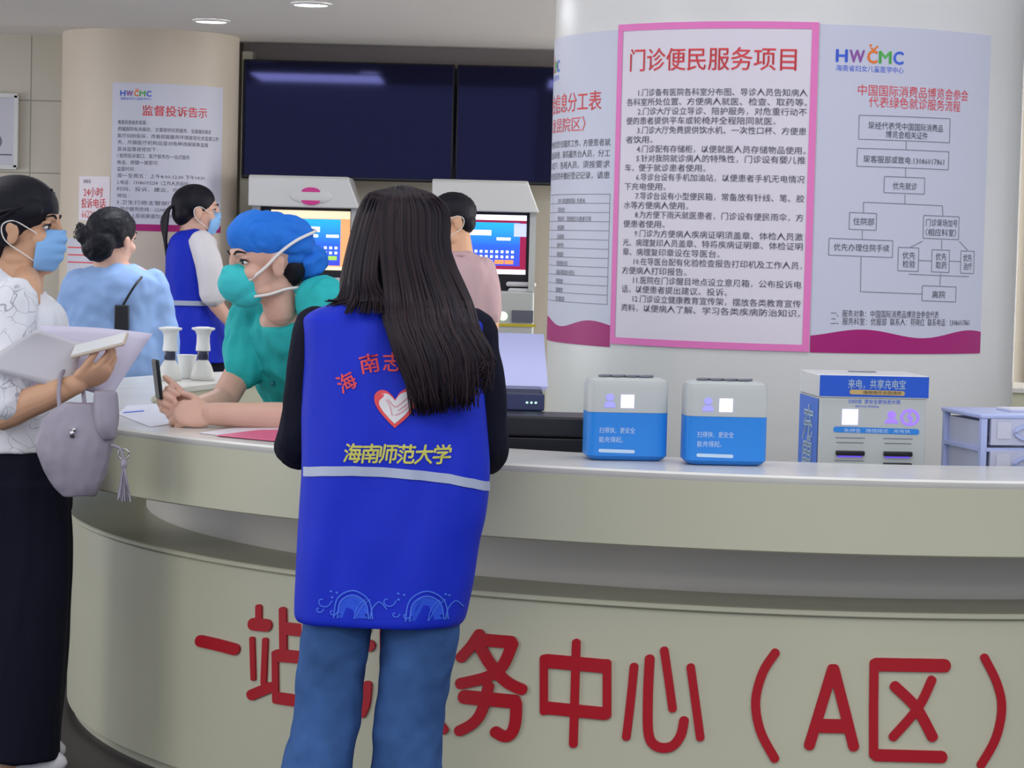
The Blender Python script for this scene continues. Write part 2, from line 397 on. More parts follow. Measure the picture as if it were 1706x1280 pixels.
def panel_fn(u, v, e):
    a, z = cyl_hit(u, v, CX, CY, RP-0.012)
    R = RP-0.012+e
    return V((CX+R*sin(a), CY-R*cos(a), z))
SHP = Sheet(panel_fn)
LET = [
 [(20, [(336, 1068), (365, 1074.5), (393, 1082)])],
 [(10, [(433, 1011), (433, 1036)]), (21, [(424, 1040), (446, 1042)]), (8, [(422, 1064), (424, 1131)]), (9, [(444, 1066), (441, 1138)]), (18, [(421, 1158), (452, 1145)]),
  (12, [(473, 1016), (474, 1085)]), (21, [(476, 1047), (512, 1051)]), (21, [(465, 1092), (513, 1096)]), (10, [(460, 1088), (461, 1168)]), (20, [(465, 1163), (513, 1170)]), (10, [(517, 1094), (517, 1170)])],
 [(20, [(545, 1062), (618, 1076)]), (12, [(588, 1022), (590, 1090), (597, 1150), (604, 1190)]), (14, [(614, 1140), (611, 1172), (604, 1190)]), (12, [(605, 1030), (613, 1050)]), (18, [(540, 1104), (574, 1108)]), (10, [(557, 1106), (557, 1160)]), (18, [(536, 1170), (580, 1160)])],
 [(11, [(640, 1038), (640, 1130), (633, 1212)]), (18, [(642, 1042), (672, 1046)]), (11, [(674, 1044), (673, 1206), (662, 1212)]), (15, [(644, 1090), (670, 1093)]), (15, [(644, 1138), (670, 1141)]),
  (18, [(692, 1050), (732, 1054)]), (11, [(690, 1046), (688, 1214)]), (11, [(733, 1056), (730, 1090), (716, 1092)]), (18, [(694, 1116), (732, 1120)]), (14, [(733, 1122), (720, 1170), (698, 1214)]), (15, [(700, 1136), (716, 1180), (741, 1217)])],
 [(18, [(800, 1056), (786, 1077), (769, 1096)]), (21, [(803, 1066), (853, 1070)]), (19, [(855, 1072), (838, 1110), (812, 1128), (768, 1139)]), (19, [(799, 1074), (819, 1108), (845, 1136), (871, 1149)]),
  (23, [(774, 1161), (859, 1169)]), (19, [(861, 1172), (860, 1200), (854, 1220), (842, 1227), (826, 1219)]), (18, [(815, 1143), (804, 1184), (789, 1205), (766, 1218)])],
 [(23, [(911, 1101), (1009, 1110)]), (13, [(907, 1096), (907, 1186)]), (21, [(910, 1179), (1009, 1189)]), (14, [(1012, 1104), (1012, 1192)]), (14, [(961, 1070), (956, 1240)])],
 [(14, [(1057, 1110), (1051, 1170), (1044, 1228)]), (16, [(1083, 1097), (1080, 1160), (1081, 1222), (1094, 1243), (1118, 1244), (1134, 1226), (1140, 1200)]), (14, [(1107, 1083), (1114, 1130), (1121, 1181)]), (14, [(1151, 1111), (1159, 1170), (1167, 1229)])],
 [(15, [(1292, 1087), (1271, 1120), (1259, 1168), (1267, 1218), (1291, 1264)])],
 [(18, [(1387, 1114), (1367, 1180), (1348, 1242)]), (18, [(1389, 1114), (1406, 1180), (1422, 1244)]), (23, [(1364, 1209), (1411, 1210)])],
 [(22, [(1459, 1107), (1574, 1109)]), (15, [(1456, 1104), (1455, 1180), (1455, 1258)]), (20, [(1459, 1258), (1569, 1261)]), (18, [(1490, 1143), (1526, 1179), (1553, 1228)]), (15, [(1552, 1132), (1529, 1179), (1487, 1228)])],
 [(14, [(1639, 1095), (1660, 1138), (1668, 1180), (1658, 1230), (1633, 1275)])],
]
for st in LET:
    mb = MB()
    for wd, pts in st: SHP.stroke(mb, pts, wd, e=0.0005, depth=0.006)
    obj('sign_letter', mb, M_red, ct, smooth=False, label='raised red lettering on the counter front')

# ------------------------------------------------------------------ posters round the column
def col_a(px, py): return cyl_hit(px, py, CX, CY, RC)
def poster(name, label, cat, fn, org):
    t = thing(name, label, cat, org); return t, Sheet(fn)
def wave_band(sh, mb, w, h, hh, amp, ph, e=0.0026):
    n = 40; vs = []; fs = []
    for i in range(n+1):
        u = w*i/n; y = h-hh+amp*sin(2*pi*(i/n)*1.55+ph)
        vs += [sh.fn(u, y, e), sh.fn(u, h, e)]
    for i in range(n): fs.append((2*i, 2*i+1, 2*i+3, 2*i+2))
    mb.add(vs, fs)
def logo(sh, t, u, v, h):
    """row of coloured letters with a line of small blue writing under it"""
    x = u
    for ch, m_, wd in (('H', M_inkblue, 1.0), ('W', mat('violet_ink', S(150, 90, 170)), 1.35), ('C', M_inkorange, 0.9), ('M', M_inkgreen, 1.15), ('C', M_inkblue, 0.95)):
        mb = MB(); sh.text(mb, ch, x, v, h*1.28, width=h*wd*0.82, res=3, bold=0.02)
        if ch == 'C' and m_ is M_inkorange:
            sh.stroke(mb, [(x+h*0.25, v-h*0.62), (x+h*0.45, v-h*0.50), (x+h*0.75, v-h*0.75)], h*0.13, e=0.003)
            sh.poly(mb, [(x+h*0.2+h*0.1*cos(k), v-h*0.80+h*0.1*sin(k)) for k in [pi*i/5 for i in range(10)]], e=0.003)
        obj('logo_letter', mb, m_, t, smooth=False); x += h*wd
    mb = MB(); sh.text(mb, '海南省妇女儿童医学中心', u, v+h*0.92, h*0.5, width=x-u-h*0.1)
    obj('logo_writing', mb, M_inkblue, t, smooth=False)

zt2 = 0.5*(col_a(1033, 38)[1]+col_a(1365, 41)[1]); zb2 = 0.5*(col_a(1018, 571)[1]+col_a(1347, 588)[1])
aL = 0.5*(col_a(1033, 38)[0]+col_a(1018, 571)[0]); aR = 0.5*(col_a(1365, 41)[0]+col_a(1347, 588)[0])
Wp, Hp = (aR-aL)*RC, zt2-zb2
org = (CX, CY-RC, zb2)
t, sh = poster('notice_poster', 'pink-bordered notice of twelve paragraphs on the column, between two unbordered posters', 'poster', cyl_fn(CX, CY, RC, aL, zt2), org)
obj('sheet', sh.slab(MB(), 0, 0, Wp, Hp, 0.0045), M_paperp, t, auto=30)
mb = MB(); bw = 0.021
for r in ((0, 0, Wp, bw), (0, Hp-bw, Wp, Hp), (0, bw, bw, Hp-bw), (Wp-bw, bw, Wp, Hp-bw)): sh.grid(mb, *r, e=0.0062)
obj('border', mb, M_pink, t)
k = Wp/332.0; kv = Hp/541.0   # metres per photo pixel on this sheet
mb = MB(); sh.text(mb, '门诊便民服务项目', Wp*0.5-0.005, 62*kv, 0.074, width=Wp*0.82, align='c', e=0.0062, res=2, bold=0.004)
obj('heading', mb, M_inkred, t, smooth=False)
TX = [(1, '1.门诊备有医院各科室分布图、导诊人员告知病人'), (0, '各科室所处位置、方便病人就医、检查、取药等。'), (1, '2.门诊大厅设立导诊、陪护服务，对危重行动不'), (0, '便的患者提供平车或轮椅并全程陪同就医。'),
      (1, '3.门诊大厅免费提供饮水机、一次性口杯、方便患'), (0, '者饮用。'), (1, '4.门诊配有存储柜，以便就医人员存储物品使用。'), (1, '5.针对我院就诊病人的特殊性，门诊设有婴儿推'), (0, '车，便于就诊患者使用。'),
      (1, '6.导诊台设有手机加油站，以便患者手机无电情况'), (0, '下充电使用。'), (1, '7.导诊台设有小型便民箱，常备放有针线、笔、胶'), (0, '水等方便病人使用。'), (1, '8.为方便下雨天就医患者，门诊设有便民雨伞，方'), (0, '便患者使用。'),
      (1, '9.门诊为方便病人疾病证明须盖章、体检人员激'), (0, '光、病理复印人员盖章、特将疾病证明章、体检证明'), (0, '章、病理复印章设在导医台。'), (1, '10.在导医台配有化验检查报告打印机及工作人员，'), (0, '方便病人打印报告。'),
      (1, '11.医院在门诊醒目地点设立意见箱，公布投诉电'), (0, '话，以便患者提出建议、投诉。'), (1, '12.门诊设立健康教育宣传架，摆放各类教育宣传'), (0, '资料，以便病人了解、学习各类疾病防治知识。')]
mb = MB(); y = 116*kv
for ind, s in TX:
    full = len(s) > 20
    L = (0.585 if not ind else 0.54)*(1 if full else len(s)/22.5)
    sh.text(mb, s, 0.045+(0.045 if ind else 0), y, 0.0245, width=L, e=0.0062); y += 15.75*kv
obj('body_text', mb, M_ink, t, smooth=False)

# right-hand poster: flow chart with a magenta wave
zt3 = 0.5*(col_a(1370, 38)[1]+col_a(1650, 62)[1]); zb3 = 0.5*(col_a(1352, 586)[1]+col_a(1632, 590)[1])
a3 = aR+0.004; a3R = 0.5*(col_a(1650, 62)[0]+col_a(1632, 590)[0]); W3, H3 = (a3R-a3)*RC, zt3-zb3
f3 = cyl_fn(CX, CY, RC, a3, zt3)
t, sh = poster('notice_poster', 'flow chart poster with magenta wave along its foot, right of the pink-bordered notice', 'poster', f3, (CX, CY-RC, zb3))
obj('sheet', sh.slab(MB(), 0, 0, W3, H3, 0.002), M_paper, t, auto=30)
mb = MB(); wave_band(sh, mb, W3, H3, 0.060, -0.012, -0.9); obj('wave_band', mb, M_magenta, t)
def pu(px, py):     # photo pixel on this poster -> sheet metres
    a, z = col_a(px, py); return ((a-a3)*RC, zt3-z)
logo(sh, t, *pu(1393, 92), 0.041)
def line3(mb, body, px, py, h, width_px=None, px2=None):
    u, v = pu(px, py); wd = pu(px2, py)[0]-u if px2 else None
    sh.text(mb, body, u, v, h, width=wd)
mb = MB(); line3(mb, '中国国际消费品博览会参会', 1429, 150, 0.036, px2=1612); line3(mb, '代表绿色就诊服务流程', 1447, 170, 0.036, px2=1599); obj('heading', mb, M_inkred, t, smooth=False)
mb = MB()
for s, x0_, x1_, y_ in (('现经代表凭中国国际消费品', 1446, 1570, 209), ('博览会相关证件', 1475, 1545, 224), ('现客服部或致电:13086017861', 1438, 1572, 265), ('优先就诊', 1487, 1527, 310), ('住院部', 1421, 1456, 369),
                        ('门诊现场加号', 1542, 1594, 371), ('（相应科室）', 1541, 1592, 387), ('优先办理住院手续', 1389, 1481, 412), ('优先', 1503, 1524, 426), ('检验', 1503, 1524, 440),
                        ('优先', 1558, 1576, 428), ('取药', 1558, 1576, 442), ('优先', 1604, 1618, 430), ('治疗', 1604, 1618, 444), ('离院', 1552, 1574, 491),
                        ('一、服务对象：中国国际消费品博览会参会代表', 1384, 1563, 522), ('二、服务科室：优服部  联系人：符晓红  联系电话：13086017861', 1384, 1614, 535)):
    line3(mb, s, x0_, y_, 0.024, px2=x1_)
obj('body_text', mb, M_ink, t, smooth=False)
mb = MB()
def ln(x0_, y0_, x1_, y1_, wd=0.0022):
    a, b = pu(x0_, y0_), pu(x1_, y1_); n_ = 10
    p0, p1 = V((a[0], a[1], 0)), V((b[0], b[1], 0)); d = (p1-p0).normalized(); q = V((-d.y, d.x, 0))*wd/2
    vs = []; fs = []
    for i in range(n_+1):
        c = p0.lerp(p1, i/n_); vs += [f3(c.x+q.x, c.y+q.y, 0.003), f3(c.x-q.x, c.y-q.y, 0.003)]
    for i in range(n_): fs.append((2*i, 2*i+1, 2*i+3, 2*i+2))
    mb.add(vs, fs)
def bxl(x0_, y0_, x1_, y1_, sk=6):
    s_ = (x1_-x0_)/150*sk
    ln(x0_, y0_, x1_, y0_+s_); ln(x0_-1, y1_, x1_-1, y1_+s_); ln(x0_, y0_, x0_-1, y1_); ln(x1_, y0_+s_, x1_-1, y1_+s_)
for b in ((1431, 192, 1582, 232), (1428, 247, 1580, 277), (1473, 294, 1540, 321), (1415, 354, 1460, 382), (1538, 359, 1597, 397), (1381, 397, 1487, 425), (1496, 412, 1530, 451), (1552, 416, 1581, 453), (1600, 418, 1622, 455), (1536, 476, 1592, 501)): bxl(*b)
for l in ((1509, 236, 1509, 249), (1508, 280, 1508, 295), (1507, 324, 1507, 340), (1438, 337, 1569, 343), (1438, 337, 1438, 354), (1569, 343, 1570, 359), (1436, 384, 1436, 398), (1434, 428, 1433, 486), (1433, 486, 1536, 490),
          (1536, 402, 1516, 412), (1568, 400, 1568, 415), (1597, 402, 1611, 417), (1530, 434, 1552, 435), (1581, 435, 1600, 436), (1513, 457, 1613, 461), (1566, 456, 1565, 477)): ln(*l)
obj('flow_lines', mb, M_inkgrey, t, smooth=False)

# left-hand poster: duty table, wraps round the edge of the column
a1R = aL-0.006; W1 = W3; a1 = a1R-W1/RC; f1 = cyl_fn(CX, CY, RC, a1, zt3-0.01)
t, sh = poster('notice_poster', 'duty table poster wrapping the left edge of the marble column', 'poster', f1, (CX, CY-RC, zb3))
H1 = H3-0.0
obj('sheet', sh.slab(MB(), 0, 0, W1, H1, 0.002), M_paper, t, auto=30)
mb = MB(); wave_band(sh, mb, W1, H1, 0.066, -0.013, -0.4); obj('wave_band', mb, M_magenta, t)
logo(sh, t, 0.03, 0.09, 0.041)
mb = MB(); sh.text(mb, '服务台信息分工表', W1*0.5-0.045, 0.215, 0.066, width=0.58, align='c', res=2, bold=0.004); sh.text(mb, '（龙昆院区）', W1*0.5-0.02, 0.285, 0.05, width=0.36, align='c'); obj('heading', mb, M_inkred, t, smooth=False)
mb = MB()
for i, s in enumerate(('为进一步做好导诊分诊服务工作，方便患者就', '诊咨询及投诉处理，现将服务台人员，分工', '安排公示如下：各班人员，须按要求', '认真履行岗位职责并做好登记记录，请患', '者监督。')):
    sh.text(mb, s, 0.03, 0.345+i*0.034, 0.025, width=0.58 if i < 4 else 0.1)
for i, s in enumerate(('序号  岗位服务项目  负责人', '导诊分诊', '预约挂号    咨询登记与患者引导', '便民服务', '投诉接待', '轮椅平车', '病案复印', '化验报告打印', '疾病证明盖章与登记', '医保咨询', '健康教育', '意见箱管理')):
    sh.text(mb, s, 0.27, 0.527+i*0.0285, 0.018)
obj('body_text', mb, M_ink, t, smooth=False)
mb = MB()
for i in range(13): sh.grid(mb, 0.05, 0.505+i*0.0285, 0.615, 0.507+i*0.0285, e=0.0028)
for u in (0.05, 0.18, 0.613): sh.grid(mb, u, 0.505, u+0.002, 0.505+12*0.0285, e=0.0028)
obj('table_lines', mb, M_inkgrey, t, smooth=False)

# ------------------------------------------------------------------ posters on the pillar at the back
def pil(px, py): return cyl_hit(px, py, PX, PY, PR)
def pillar_sheet(x0, y0, x1, y1):
    z1 = 0.5*(pil(x0, y0)[1]+pil(x1, y0)[1]); z0 = 0.5*(pil(x0, y1)[1]+pil(x1, y1)[1])
    ya = (y0+y1)/2; A0, A1 = pil(x0, ya)[0], pil(x1, ya)[0]
    return cyl_fn(PX, PY, PR, A0, z1), (A1-A0)*PR, z1-z0, (PX, PY-PR, z0)
fn, W4, H4, o4 = pillar_sheet(186, 142, 369, 386)
t, sh = poster('notice_poster', 'white complaints notice with red heading on the round beige pillar at back', 'poster', fn, o4)
obj('sheet', sh.slab(MB(), 0, 0, W4, H4, 0.002), M_paper, t, auto=30)
mb = MB(); sh.grid(mb, 0, H4-0.032, W4, H4, e=0.0028); obj('wave_band', mb, M_magenta, t)
logo(sh, t, 0.04, 0.048, 0.028)
mb = MB(); sh.text(mb, '监督投诉告示', W4*0.53, 0.128, 0.052, width=W4*0.56, align='c', res=2, bold=0.006); obj('heading', mb, M_inkred, t, smooth=False)
mb = MB()
for i, (s, wd) in enumerate((('敬爱的患者及家属：', 0.16), ('      根据医院有关规定，主要提供优质服务，全面做好就诊', 0.54), ('医疗纠纷投诉，改善就医服务环境接受社会监督工作', 0.60), ('务，开展医疗机构巡查对各种违规现象监督', 0.52), ('投诉监督途径如下：', 0.22), ('1.医院投诉窗口，医疗服务办一站式服务', 0.40), ('电话，按键一拨即可', 0.22), ('监督时间：', 0.10), ('周一至周五：上午8:00-12:00 下午14:30', 0.50), ('2.电话：13086093258（工作人员接待）', 0.40), ('时间，投诉，建议，均可向监督部门', 0.54), ('地址：', 0.07), ('3.卫生行政主管部门投诉热线', 0.46), ('4.医疗服务热线：12345', 0.27), ('——以上投诉渠道均24小时接待并保密处理', 0.50))):
    sh.text(mb, s, 0.03, 0.185+i*0.0312, 0.022, width=wd*(W4-0.06)/0.60)
obj('body_text', mb, M_ink, t, smooth=False)
fn, W5, H5, o5 = pillar_sheet(132, 294, 183, 368)
t, sh = poster('small_notice', 'small pale pink hotline notice with red writing left of the complaints notice', 'notice', fn, o5)
obj('sheet', sh.slab(MB(), 0, 0, W5, H5, 0.002), M_paperp, t, auto=30)
mb = MB(); sh.text(mb, '24小时', W5*0.5, 0.075, 0.05, width=W5*0.62, align='c', bold=0.005); sh.text(mb, '投诉电话', W5*0.5, 0.128, 0.05, width=W5*0.78, align='c', bold=0.005); sh.text(mb, '66220120', W5*0.5, 0.178, 0.05, width=W5*0.76, align='c'); obj('heading', mb, M_inkred, t, smooth=False)
mb = MB(); sh.text(mb, '海南省', W5*0.3, 0.024, 0.02, width=W5*0.26, align='c'); obj('body_text', mb, M_ink, t, smooth=False)
fn, W6, H6, o6 = pillar_sheet(112, 398, 190, 492)
t, sh = poster('small_notice', 'white sheet with red lines low on the pillar behind the woman in light blue', 'notice', fn, o6)
obj('sheet', sh.slab(MB(), 0, 0, W6, H6, 0.002), M_paper, t, auto=30)
mb = MB()
for i in range(3): sh.grid(mb, 0.01, 0.04+i*0.035, W6-0.01, 0.046+i*0.035, e=0.0028)
obj('red_lines', mb, M_inkred, t)
mb = MB()
for i, s in enumerate(('就诊须知与流程', '请自觉排队文明就诊', '出示健康码测量体温')): sh.text(mb, s, 0.02, 0.17+i*0.028, 0.02)
obj('body_text', mb, M_ink, t, smooth=False)

# framed board at the left edge
p0, p1 = P(-120, 156, 12.44), P(27, 279, 12.44)
t = thing('notice_board', 'white framed notice board on the tiled wall at the left edge', 'board', ((p0.x+p1.x)/2, 12.44, p1.z))
cxb, czb, wb, hb = (p0.x+p1.x)/2, (p0.z+p1.z)/2, p1.x-p0.x, p0.z-p1.z
obj('panel', MB().box((cxb, 12.437, czb), (wb-0.02, 0.018, hb-0.02)), mat('board_lavender', S(205, 206, 218), 0.35), t, smooth=False)
mb = MB()
for c, s in (((cxb, 12.431, czb+hb/2), (wb+0.01, 0.03, 0.02)), ((cxb, 12.431, czb-hb/2), (wb+0.01, 0.03, 0.02)), ((cxb-wb/2, 12.431, czb), (0.02, 0.03, hb)), ((cxb+wb/2, 12.431, czb), (0.02, 0.03, hb))): mb.box(c, s)
obj('frame', mb, M_white, t, smooth=False)
mb = MB(); q = P(16, 258, 12.425); mb.box((q.x-0.1, 12.4275, q.z), (0.22, 0.002, 0.006)); q = P(10, 236, 12.425); mb.ell((q.x-0.05, 12.428, q.z), (0.03, 0.002, 0.035)); obj('print', mb, M_inkgrey, t)

# ------------------------------------------------------------------ televisions
M_tv = mat('tv_glass', S(8, 9, 24), 0.05, 0.5); M_tv.node_tree.nodes['Principled BSDF'].inputs['Specular Tint'].default_value = (0.36, 0.38, 1.0, 1)
for x0, x1, y0, y1, la in ((405, 753, 98, 296, 'switched-off dark television on the back wall, left of the pair'), (762, 1108, 107, 305, 'switched-off dark television partly behind the marble column')):
    a, b = P(x0, y0, 12.45), P(x1, y1+9, 12.45); c = (a+b)/2; W_, H_ = b.x-a.x, a.z-b.z
    t = thing('television', la, 'television', (c.x, 12.5, b.z), 'televisions above the kiosks')
    obj('cabinet', MB().box((c.x, 12.50, c.z), (W_, 0.06, H_)), M_black, t, bevel=0.006)
    obj('screen', MB().box((c.x, 12.467, c.z+0.004), (W_-0.016, 0.008, H_-0.024)), M_tv, t, smooth=False)
    for s_ in (-1, 1): obj('bracket', MB().box((c.x+s_*0.25, 12.625, c.z), (0.05, 0.2, 0.3)), M_black, t, smooth=False)
a = P(757, 110, 12.5); b = P(757, 300, 12.5)
mb = MB().box((a.x, 12.70, (a.z+b.z)/2), (0.03, 0.1, a.z-b.z)); tag(obj('wall_channel', mb, mat('channel_grey', S(70, 74, 96), 0.5), smooth=False, origin=(a.x, 12.7, b.z)), 'grey cable channel upright between the two televisions', 'channel')

# ------------------------------------------------------------------ self-service kiosks
def kiosk(x0, x1, ytop, label, style):
    d = 12.0; a, b = P(x0, ytop, d), P(x1, ytop, d); w_ = b.x-a.x; cx = (a.x+b.x)/2; zt = (a.z+b.z)/2
    t = thing('kiosk', label, 'kiosk', (cx, d+0.2, 0), 'self-service kiosks')
    X = lambda px: P(px, ytop+100, d).x
    def zz(py): return P((x0+x1)/2, py, d).z
    # awning head
    dz = zt-zz(ytop+52)
    prof = [(0.0, dz*-1), (0.0, -0.015), (0.02, 0.0), (0.34, 0.0), (0.34, -dz)]
    L = [V((a.x+0.012, d+y, zt+z)) for y, z in prof]; R_ = [V((b.x-0.012-(0.055 if z > -0.05 else 0), d+y, zt+z)) for y, z in prof]
    obj('head', MB().rings([L, R_]), M_white, t, smooth=False, bevel=0.006)
    for k_ in (0.2, 0.8): obj('vent', MB().box((a.x+w_*k_, d+0.1, zt+0.002), (0.05, 0.03, 0.004)), M_black, t, smooth=False)
    zs1, zs0 = zt-dz, zz(ytop+185); sw0, sw1 = a.x+0.03, b.x-0.02
    # body with screen recess
    obj('body', MB().box((cx, d+0.22, (zs0)/2), (w_-0.05, 0.30, zs0)), M_grey, t, bevel=0.01)
    obj('back', MB().box((cx, d+0.30, (zs0+zs1)/2), (w_-0.05, 0.12, zs1-zs0)), M_grey, t, smooth=False)
    for s_ in (-1, 1): obj('side_cheek', MB().box((cx+s_*(w_/2-0.04), d+0.17, (zs0+zs1)/2), (0.03, 0.2, zs1-zs0)), M_grey, t, smooth=False)
    obj('bezel', MB().box((cx, d+0.21, (zs0+zs1)/2), (w_-0.10, 0.06, zs1-zs0-0.004)), M_black, t, smooth=False)
    # screen
    yS = d+0.176
    sx0, sx1 = (X(445), X(579)) if style == 0 else (X(745), X(877))
    z1, z0 = zz(ytop+57), zz(ytop+157)
    scr = Sheet(plane_fn((sx0, yS, z1), (1, 0, 0), (0, 0, -1), (0, -1, 0))); SW, SH = sx1-sx0, z1-z0
    E = lambda nm, c, s: mat(nm, c, 0.4, emit=c, es=s)
    base = obj('screen', MB().box(((sx0+sx1)/2, yS+0.004, (z0+z1)/2), (SW, 0.008, SH)), E('screen_ground', S(238, 168, 112) if style == 0 else S(150, 22, 70), 0.9), t, smooth=False)
    def rect(nm, u0, v0, u1, v1, m_, e=0.001): mb = MB(); scr.grid(mb, u0*SW, v0*SH, u1*SW, v1*SH, e=e, nu=1); obj(nm, mb, m_, base, smooth=False)
    mg = mat('screen_blue', S(40, 110, 235), 0.4, emit=S(40, 110, 235), es=0.9); n_ = mg.node_tree
    tcx = n_.nodes.new('ShaderNodeTexCoord'); sp = n_.nodes.new('ShaderNodeSeparateXYZ'); rp = n_.nodes.new('ShaderNodeValToRGB')
    n_.links.new(tcx.outputs['Generated'], sp.inputs[0]); n_.links.new(sp.outputs['Z'], rp.inputs[0]); n_.links.new(rp.outputs[0], n_.nodes['Principled BSDF'].inputs['Emission Color'])
    rp.color_ramp.elements[0].color = S(70, 40, 200); rp.color_ramp.elements[1].color = S(30, 200, 245); m2 = rp.color_ramp.elements.new(0.45); m2.color = S(40, 90, 230)
    mw = E('screen_white', S(240, 246, 255), 1.0); mo = E('screen_orange', S(245, 150, 90), 0.9); mr = E('screen_green', S(160, 210, 90), 0.9)
    if style == 0:
        rect('title_bar', 0, 0, 1, 0.13, E('screen_cream', S(255, 226, 190), 0.95))
        rect('window', 0.05, 0.14, 0.88, 0.92, mg)
        rect('caption', 0.38, 0.27, 0.62, 0.36, mw, 0.002); rect('caption', 0.40, 0.40, 0.60, 0.45, mw, 0.002); rect('caption', 0.70, 0.40, 0.86, 0.45, mw, 0.002); rect('foot_bar', 0, 0.94, 1, 1, E('screen_cream2', S(245, 220, 190), 0.9))
    else:
        rect('title_bar', 0.05, 0, 1, 0.09, mw); rect('foot_bar', 0.05, 0.92, 1, 1, mw)
        rect('window', 0.05, 0.13, 0.92, 0.86, mg); rect('caption', 0.2, 0.26, 0.55, 0.35, mw, 0.002); rect('side_bar', 0.84, 0.14, 1, 0.36, E('screen_lilac', S(190, 200, 250), 0.95), 0.002); rect('caption', 0.62, 0.38, 0.8, 0.43, mw, 0.002)
    mb = MB()
    for r_ in range(3):
        for c_ in range(11):
            if r_ == 2 and c_ > 6: continue
            scr.grid(mb, (0.14+c_*0.067)*SW, (0.60+r_*0.085)*SH, (0.175+c_*0.067)*SW, (0.645+r_*0.085)*SH, e=0.002, nu=1)
    obj('keypad', mb, mw, base, smooth=False)
    rect('enter_key', 0.60, 0.76, 0.72, 0.83, mo, 0.002); rect('enter_key', 0.73, 0.76, 0.84, 0.83, mr if style == 0 else mo, 0.002)
    # reader tray below the screen
    q = P((x0+x1)/2+58, ytop+174, d+0.12)
    mb = MB(); mb.tube([(q.x-0.06, q.y, q.z), (q.x+0.06, q.y, q.z)], 0.012, 12, 1); mb.tube([(q.x-0.05, q.y-0.02, q.z-0.03), (q.x+0.05, q.y-0.02, q.z-0.03)], 0.012, 12, 1); obj('reader_tray', mb, M_white, t)
    # lower panel: dark slot, yellow stripe
    yf = d+0.068
    q0, q1 = P(x0+137, ytop+217, yf), P(x0+172, ytop+238, yf); mb = MB().box(((q0.x+q1.x)/2, yf, (q0.z+q1.z)/2), (q1.x-q0.x, 0.012, q0.z-q1.z)); obj('card_slot', mb, mat('slot_grey', S(98, 102, 116), 0.4), t, smooth=False)
    q0, q1 = P(x0+110, ytop+239, yf), P(x0+176, ytop+245, yf); mb = MB().box(((q0.x+q1.x)/2, yf, (q0.z+q1.z)/2), (q1.x-q0.x, 0.008, q0.z-q1.z)); obj('yellow_stripe', mb, mat('yellow_stripe', S(205, 186, 40), 0.5), t, smooth=False)
    q0 = P(x0+122, ytop+227, yf); obj('status_light', MB().ell((q0.x, yf, q0.z), (0.022, 0.008, 0.022)), E('status_green', S(215, 240, 215), 0.9), t)
    if style == 0:   # oval badge with a pink mark
        q0 = P(518, 327, d-0.004)
        obj('badge', MB().ell((q0.x, d-0.004, q0.z), (0.10, 0.006, 0.036), n=32), M_white, t)
        mb = MB()
        for s_ in (1, -1):
            vs = [V((q0.x+0.045*cos(a_), d-0.012, q0.z+s_*(0.020+0.022*sin(a_)))) for a_ in [pi*i/14 for i in range(15)]]
            mb.add(vs, [tuple(range(15))])
        obj('pink_mark', mb, mat('badge_pink', S(222, 60, 150), 0.5), t, smooth=False)
    return t
kiosk(410, 604, 293, 'grey self-service kiosk with an oval badge and orange-edged lit screen', 0)
kiosk(716, 904, 300, 'grey self-service kiosk behind the man with a red-edged lit screen', 1)
# ------------------------------------------------------------------ things on the counter
def glow(n, c, s): return mat(n, c, 0.4, emit=c, es=s)
M_violet = glow('violet_light', S(142, 140, 250), 0.8); M_lit = glow('lit_display', S(214, 214, 255), 0.95); M_wink = mat('white_ink', S(196, 222, 246), 0.5)

